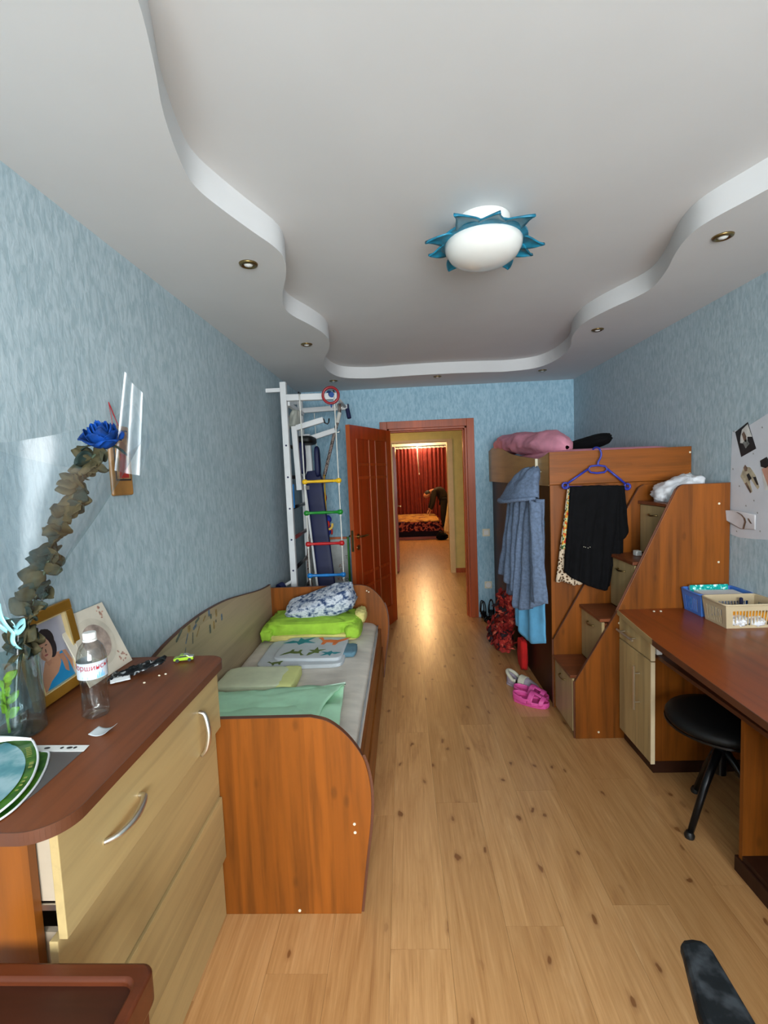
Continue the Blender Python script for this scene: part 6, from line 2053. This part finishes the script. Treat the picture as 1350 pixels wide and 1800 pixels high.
J = [((1.04, PY, .86), (.115, .10)),          # 0 pelvis
     ((1.02, PY, .98), (.12, .10)),           # 1 waist
     ((.93, PY, 1.08), (.14, .11)),           # 2 chest
     ((.80, PY, 1.10), (.13, .10)),           # 3 shoulders
     ((.72, PY, 1.06), (.055, .055)),         # 4 neck
     ((.66, PY - .01, 1.02), (.06, .06)),     # 5 skull base
     ((1.05, PY - .09, .82), (.085, .085)),   # 6 hip near
     ((1.02, PY - .10, .46), (.06, .06)),     # 7 knee
     ((1.05, PY - .10, .10), (.042, .042)),   # 8 ankle
     ((1.07, PY + .10, .82), (.085, .085)),   # 9 hip far
     ((1.06, PY + .11, .46), (.06, .06)),     # 10
     ((1.09, PY + .11, .10), (.042, .042)),   # 11
     ((.80, PY - .17, 1.05), (.06, .06)),     # 12 shoulder near
     ((.77, PY - .20, .79), (.045, .045)),    # 13 elbow
     ((.69, PY - .16, .56), (.03, .03)),      # 14 wrist
     ((.80, PY + .17, 1.05), (.06, .06)),     # 15 shoulder far
     ((.75, PY + .20, .79), (.045, .045)),    # 16
     ((.66, PY + .14, .57), (.03, .03))]      # 17
E_ = [(0, 1), (1, 2), (2, 3), (3, 4), (4, 5), (0, 6), (6, 7), (7, 8), (0, 9), (9, 10), (10, 11), (3, 12), (12, 13), (13, 14), (3, 15), (15, 16), (16, 17)]
JB = [(j[0], tuple(v * (.72 if i in (0, 1, 2, 3, 6, 7, 8, 9, 10, 11, 12, 13, 15, 16) else 1) for v in j[1])) for i, j in enumerate(J)]
skin('body', JB, E_, M['skin'], t)
# clothes follow the body a little outside it
def sc(j, k):
    r_ = j[1]
    return (j[0], tuple(v * k + .008 for v in r_))
TJ = [sc(J[0], 1.05), sc(J[6], 1.08), sc(J[7], 1.12), (lerp(Vector(J[7][0]), Vector(J[8][0]), .92)[:], (.058, .058)), sc(J[9], 1.08), sc(J[10], 1.12), (lerp(Vector(J[10][0]), Vector(J[11][0]), .92)[:], (.058, .058))]
skin('trousers', TJ, [(0, 1), (1, 2), (2, 3), (0, 4), (4, 5), (5, 6)], M['trousers'], t)
SJ = [((1.05, PY, .80), (.17, .17)), sc(J[1], 1.4), sc(J[2], 1.4), sc(J[3], 1.3), sc(J[12], 1.1), sc(J[13], 1.15), (lerp(Vector(J[13][0]), Vector(J[14][0]), .85)[:], (.042, .042)), sc(J[15], 1.1), sc(J[16], 1.15), (lerp(Vector(J[16][0]), Vector(J[17][0]), .85)[:], (.042, .042))]
skin('jumper', SJ, [(0, 1), (1, 2), (2, 3), (3, 4), (4, 5), (5, 6), (3, 7), (7, 8), (8, 9)], M['jumper'], t)
RH = Matrix.Rotation(radians(-125), 3, 'Y')
hd = B().ell((.625, PY - .01, .985), (.078, .072, .105), 20, 16, 1, lambda p: 1 - .12 * max(0, -p.z) ** 2, rot=RH)
hd.build('head', M['skin'], t, smooth=True)
B().ell((.643, PY - .01, 1.01), (.085, .08, .095), 20, 14, 1, lambda p: 1.0 if p.x > -.2 else .75, rot=RH).build('hair', M['hair'], t, smooth=True)
B().tube([(.585, PY - .01, .945), (.57, PY - .01, .93)], [.018, .008], 8).build('nose', M['skin'], t, smooth=True)
for s in (-1, 1):
    B().ell((.64, PY - .01 + s * .074, .975), (.02, .008, .028), 10, 8).build('ear', M['skin'], t, smooth=True)
    B().ell((.578, PY - .01 + s * .03, .965), .009, 8, 6).build('eye', M['black'], t, smooth=True)
B().ell((.60, PY - .01, .905), (.012, .024, .008), 10, 6).build('mouth', plain('lip_tone', (140, 70, 60), .6), t, smooth=True)
for s, w_, e_ in ((-1, J[14][0], J[13][0]), (1, J[17][0], J[16][0])):
    w_ = Vector(w_)
    d_ = (w_ - Vector(e_)).normalized()
    sd = d_.cross(Vector((0, 1, 0))).normalized()
    y_ = Vector((0, 1, 0))
    hj = [(w_[:], (.028, .022)), ((w_ + d_ * .05)[:], (.038, .018)), ((w_ + d_ * .085)[:], (.036, .016))]
    ed = [(0, 1), (1, 2)]
    for k_, (o_, ln) in enumerate(((-.03, .065), (-.01, .078), (.011, .073), (.03, .055))):
        i0 = len(hj)
        b0 = w_ + d_ * .088 + y_ * o_
        hj += [(b0[:], .009), ((b0 + d_ * ln * .5 + sd * .006)[:], .0085), ((b0 + d_ * ln + sd * .018)[:], .0065)]
        ed += [(2, i0), (i0, i0 + 1), (i0 + 1, i0 + 2)]
    i0 = len(hj)
    b0 = w_ + d_ * .03 - y_ * .034 * s
    hj += [(b0[:], .011), ((b0 + d_ * .04 - y_ * .015 * s)[:], .009), ((b0 + d_ * .065 - y_ * .016 * s)[:], .007)]
    ed += [(1, i0), (i0, i0 + 1), (i0 + 1, i0 + 2)]
    skin('hand', hj, ed, M['skin'], t, 0, 1)
for an in (J[8][0], J[11][0]):
    x_, y_ = an[0], an[1]
    B().ell((x_ - .055, y_, .045), (.135, .048, .045), 20, 10, .8, lambda p: 1 - .15 * max(0, -p.x)).build('shoe', M['black'], t, smooth=True)
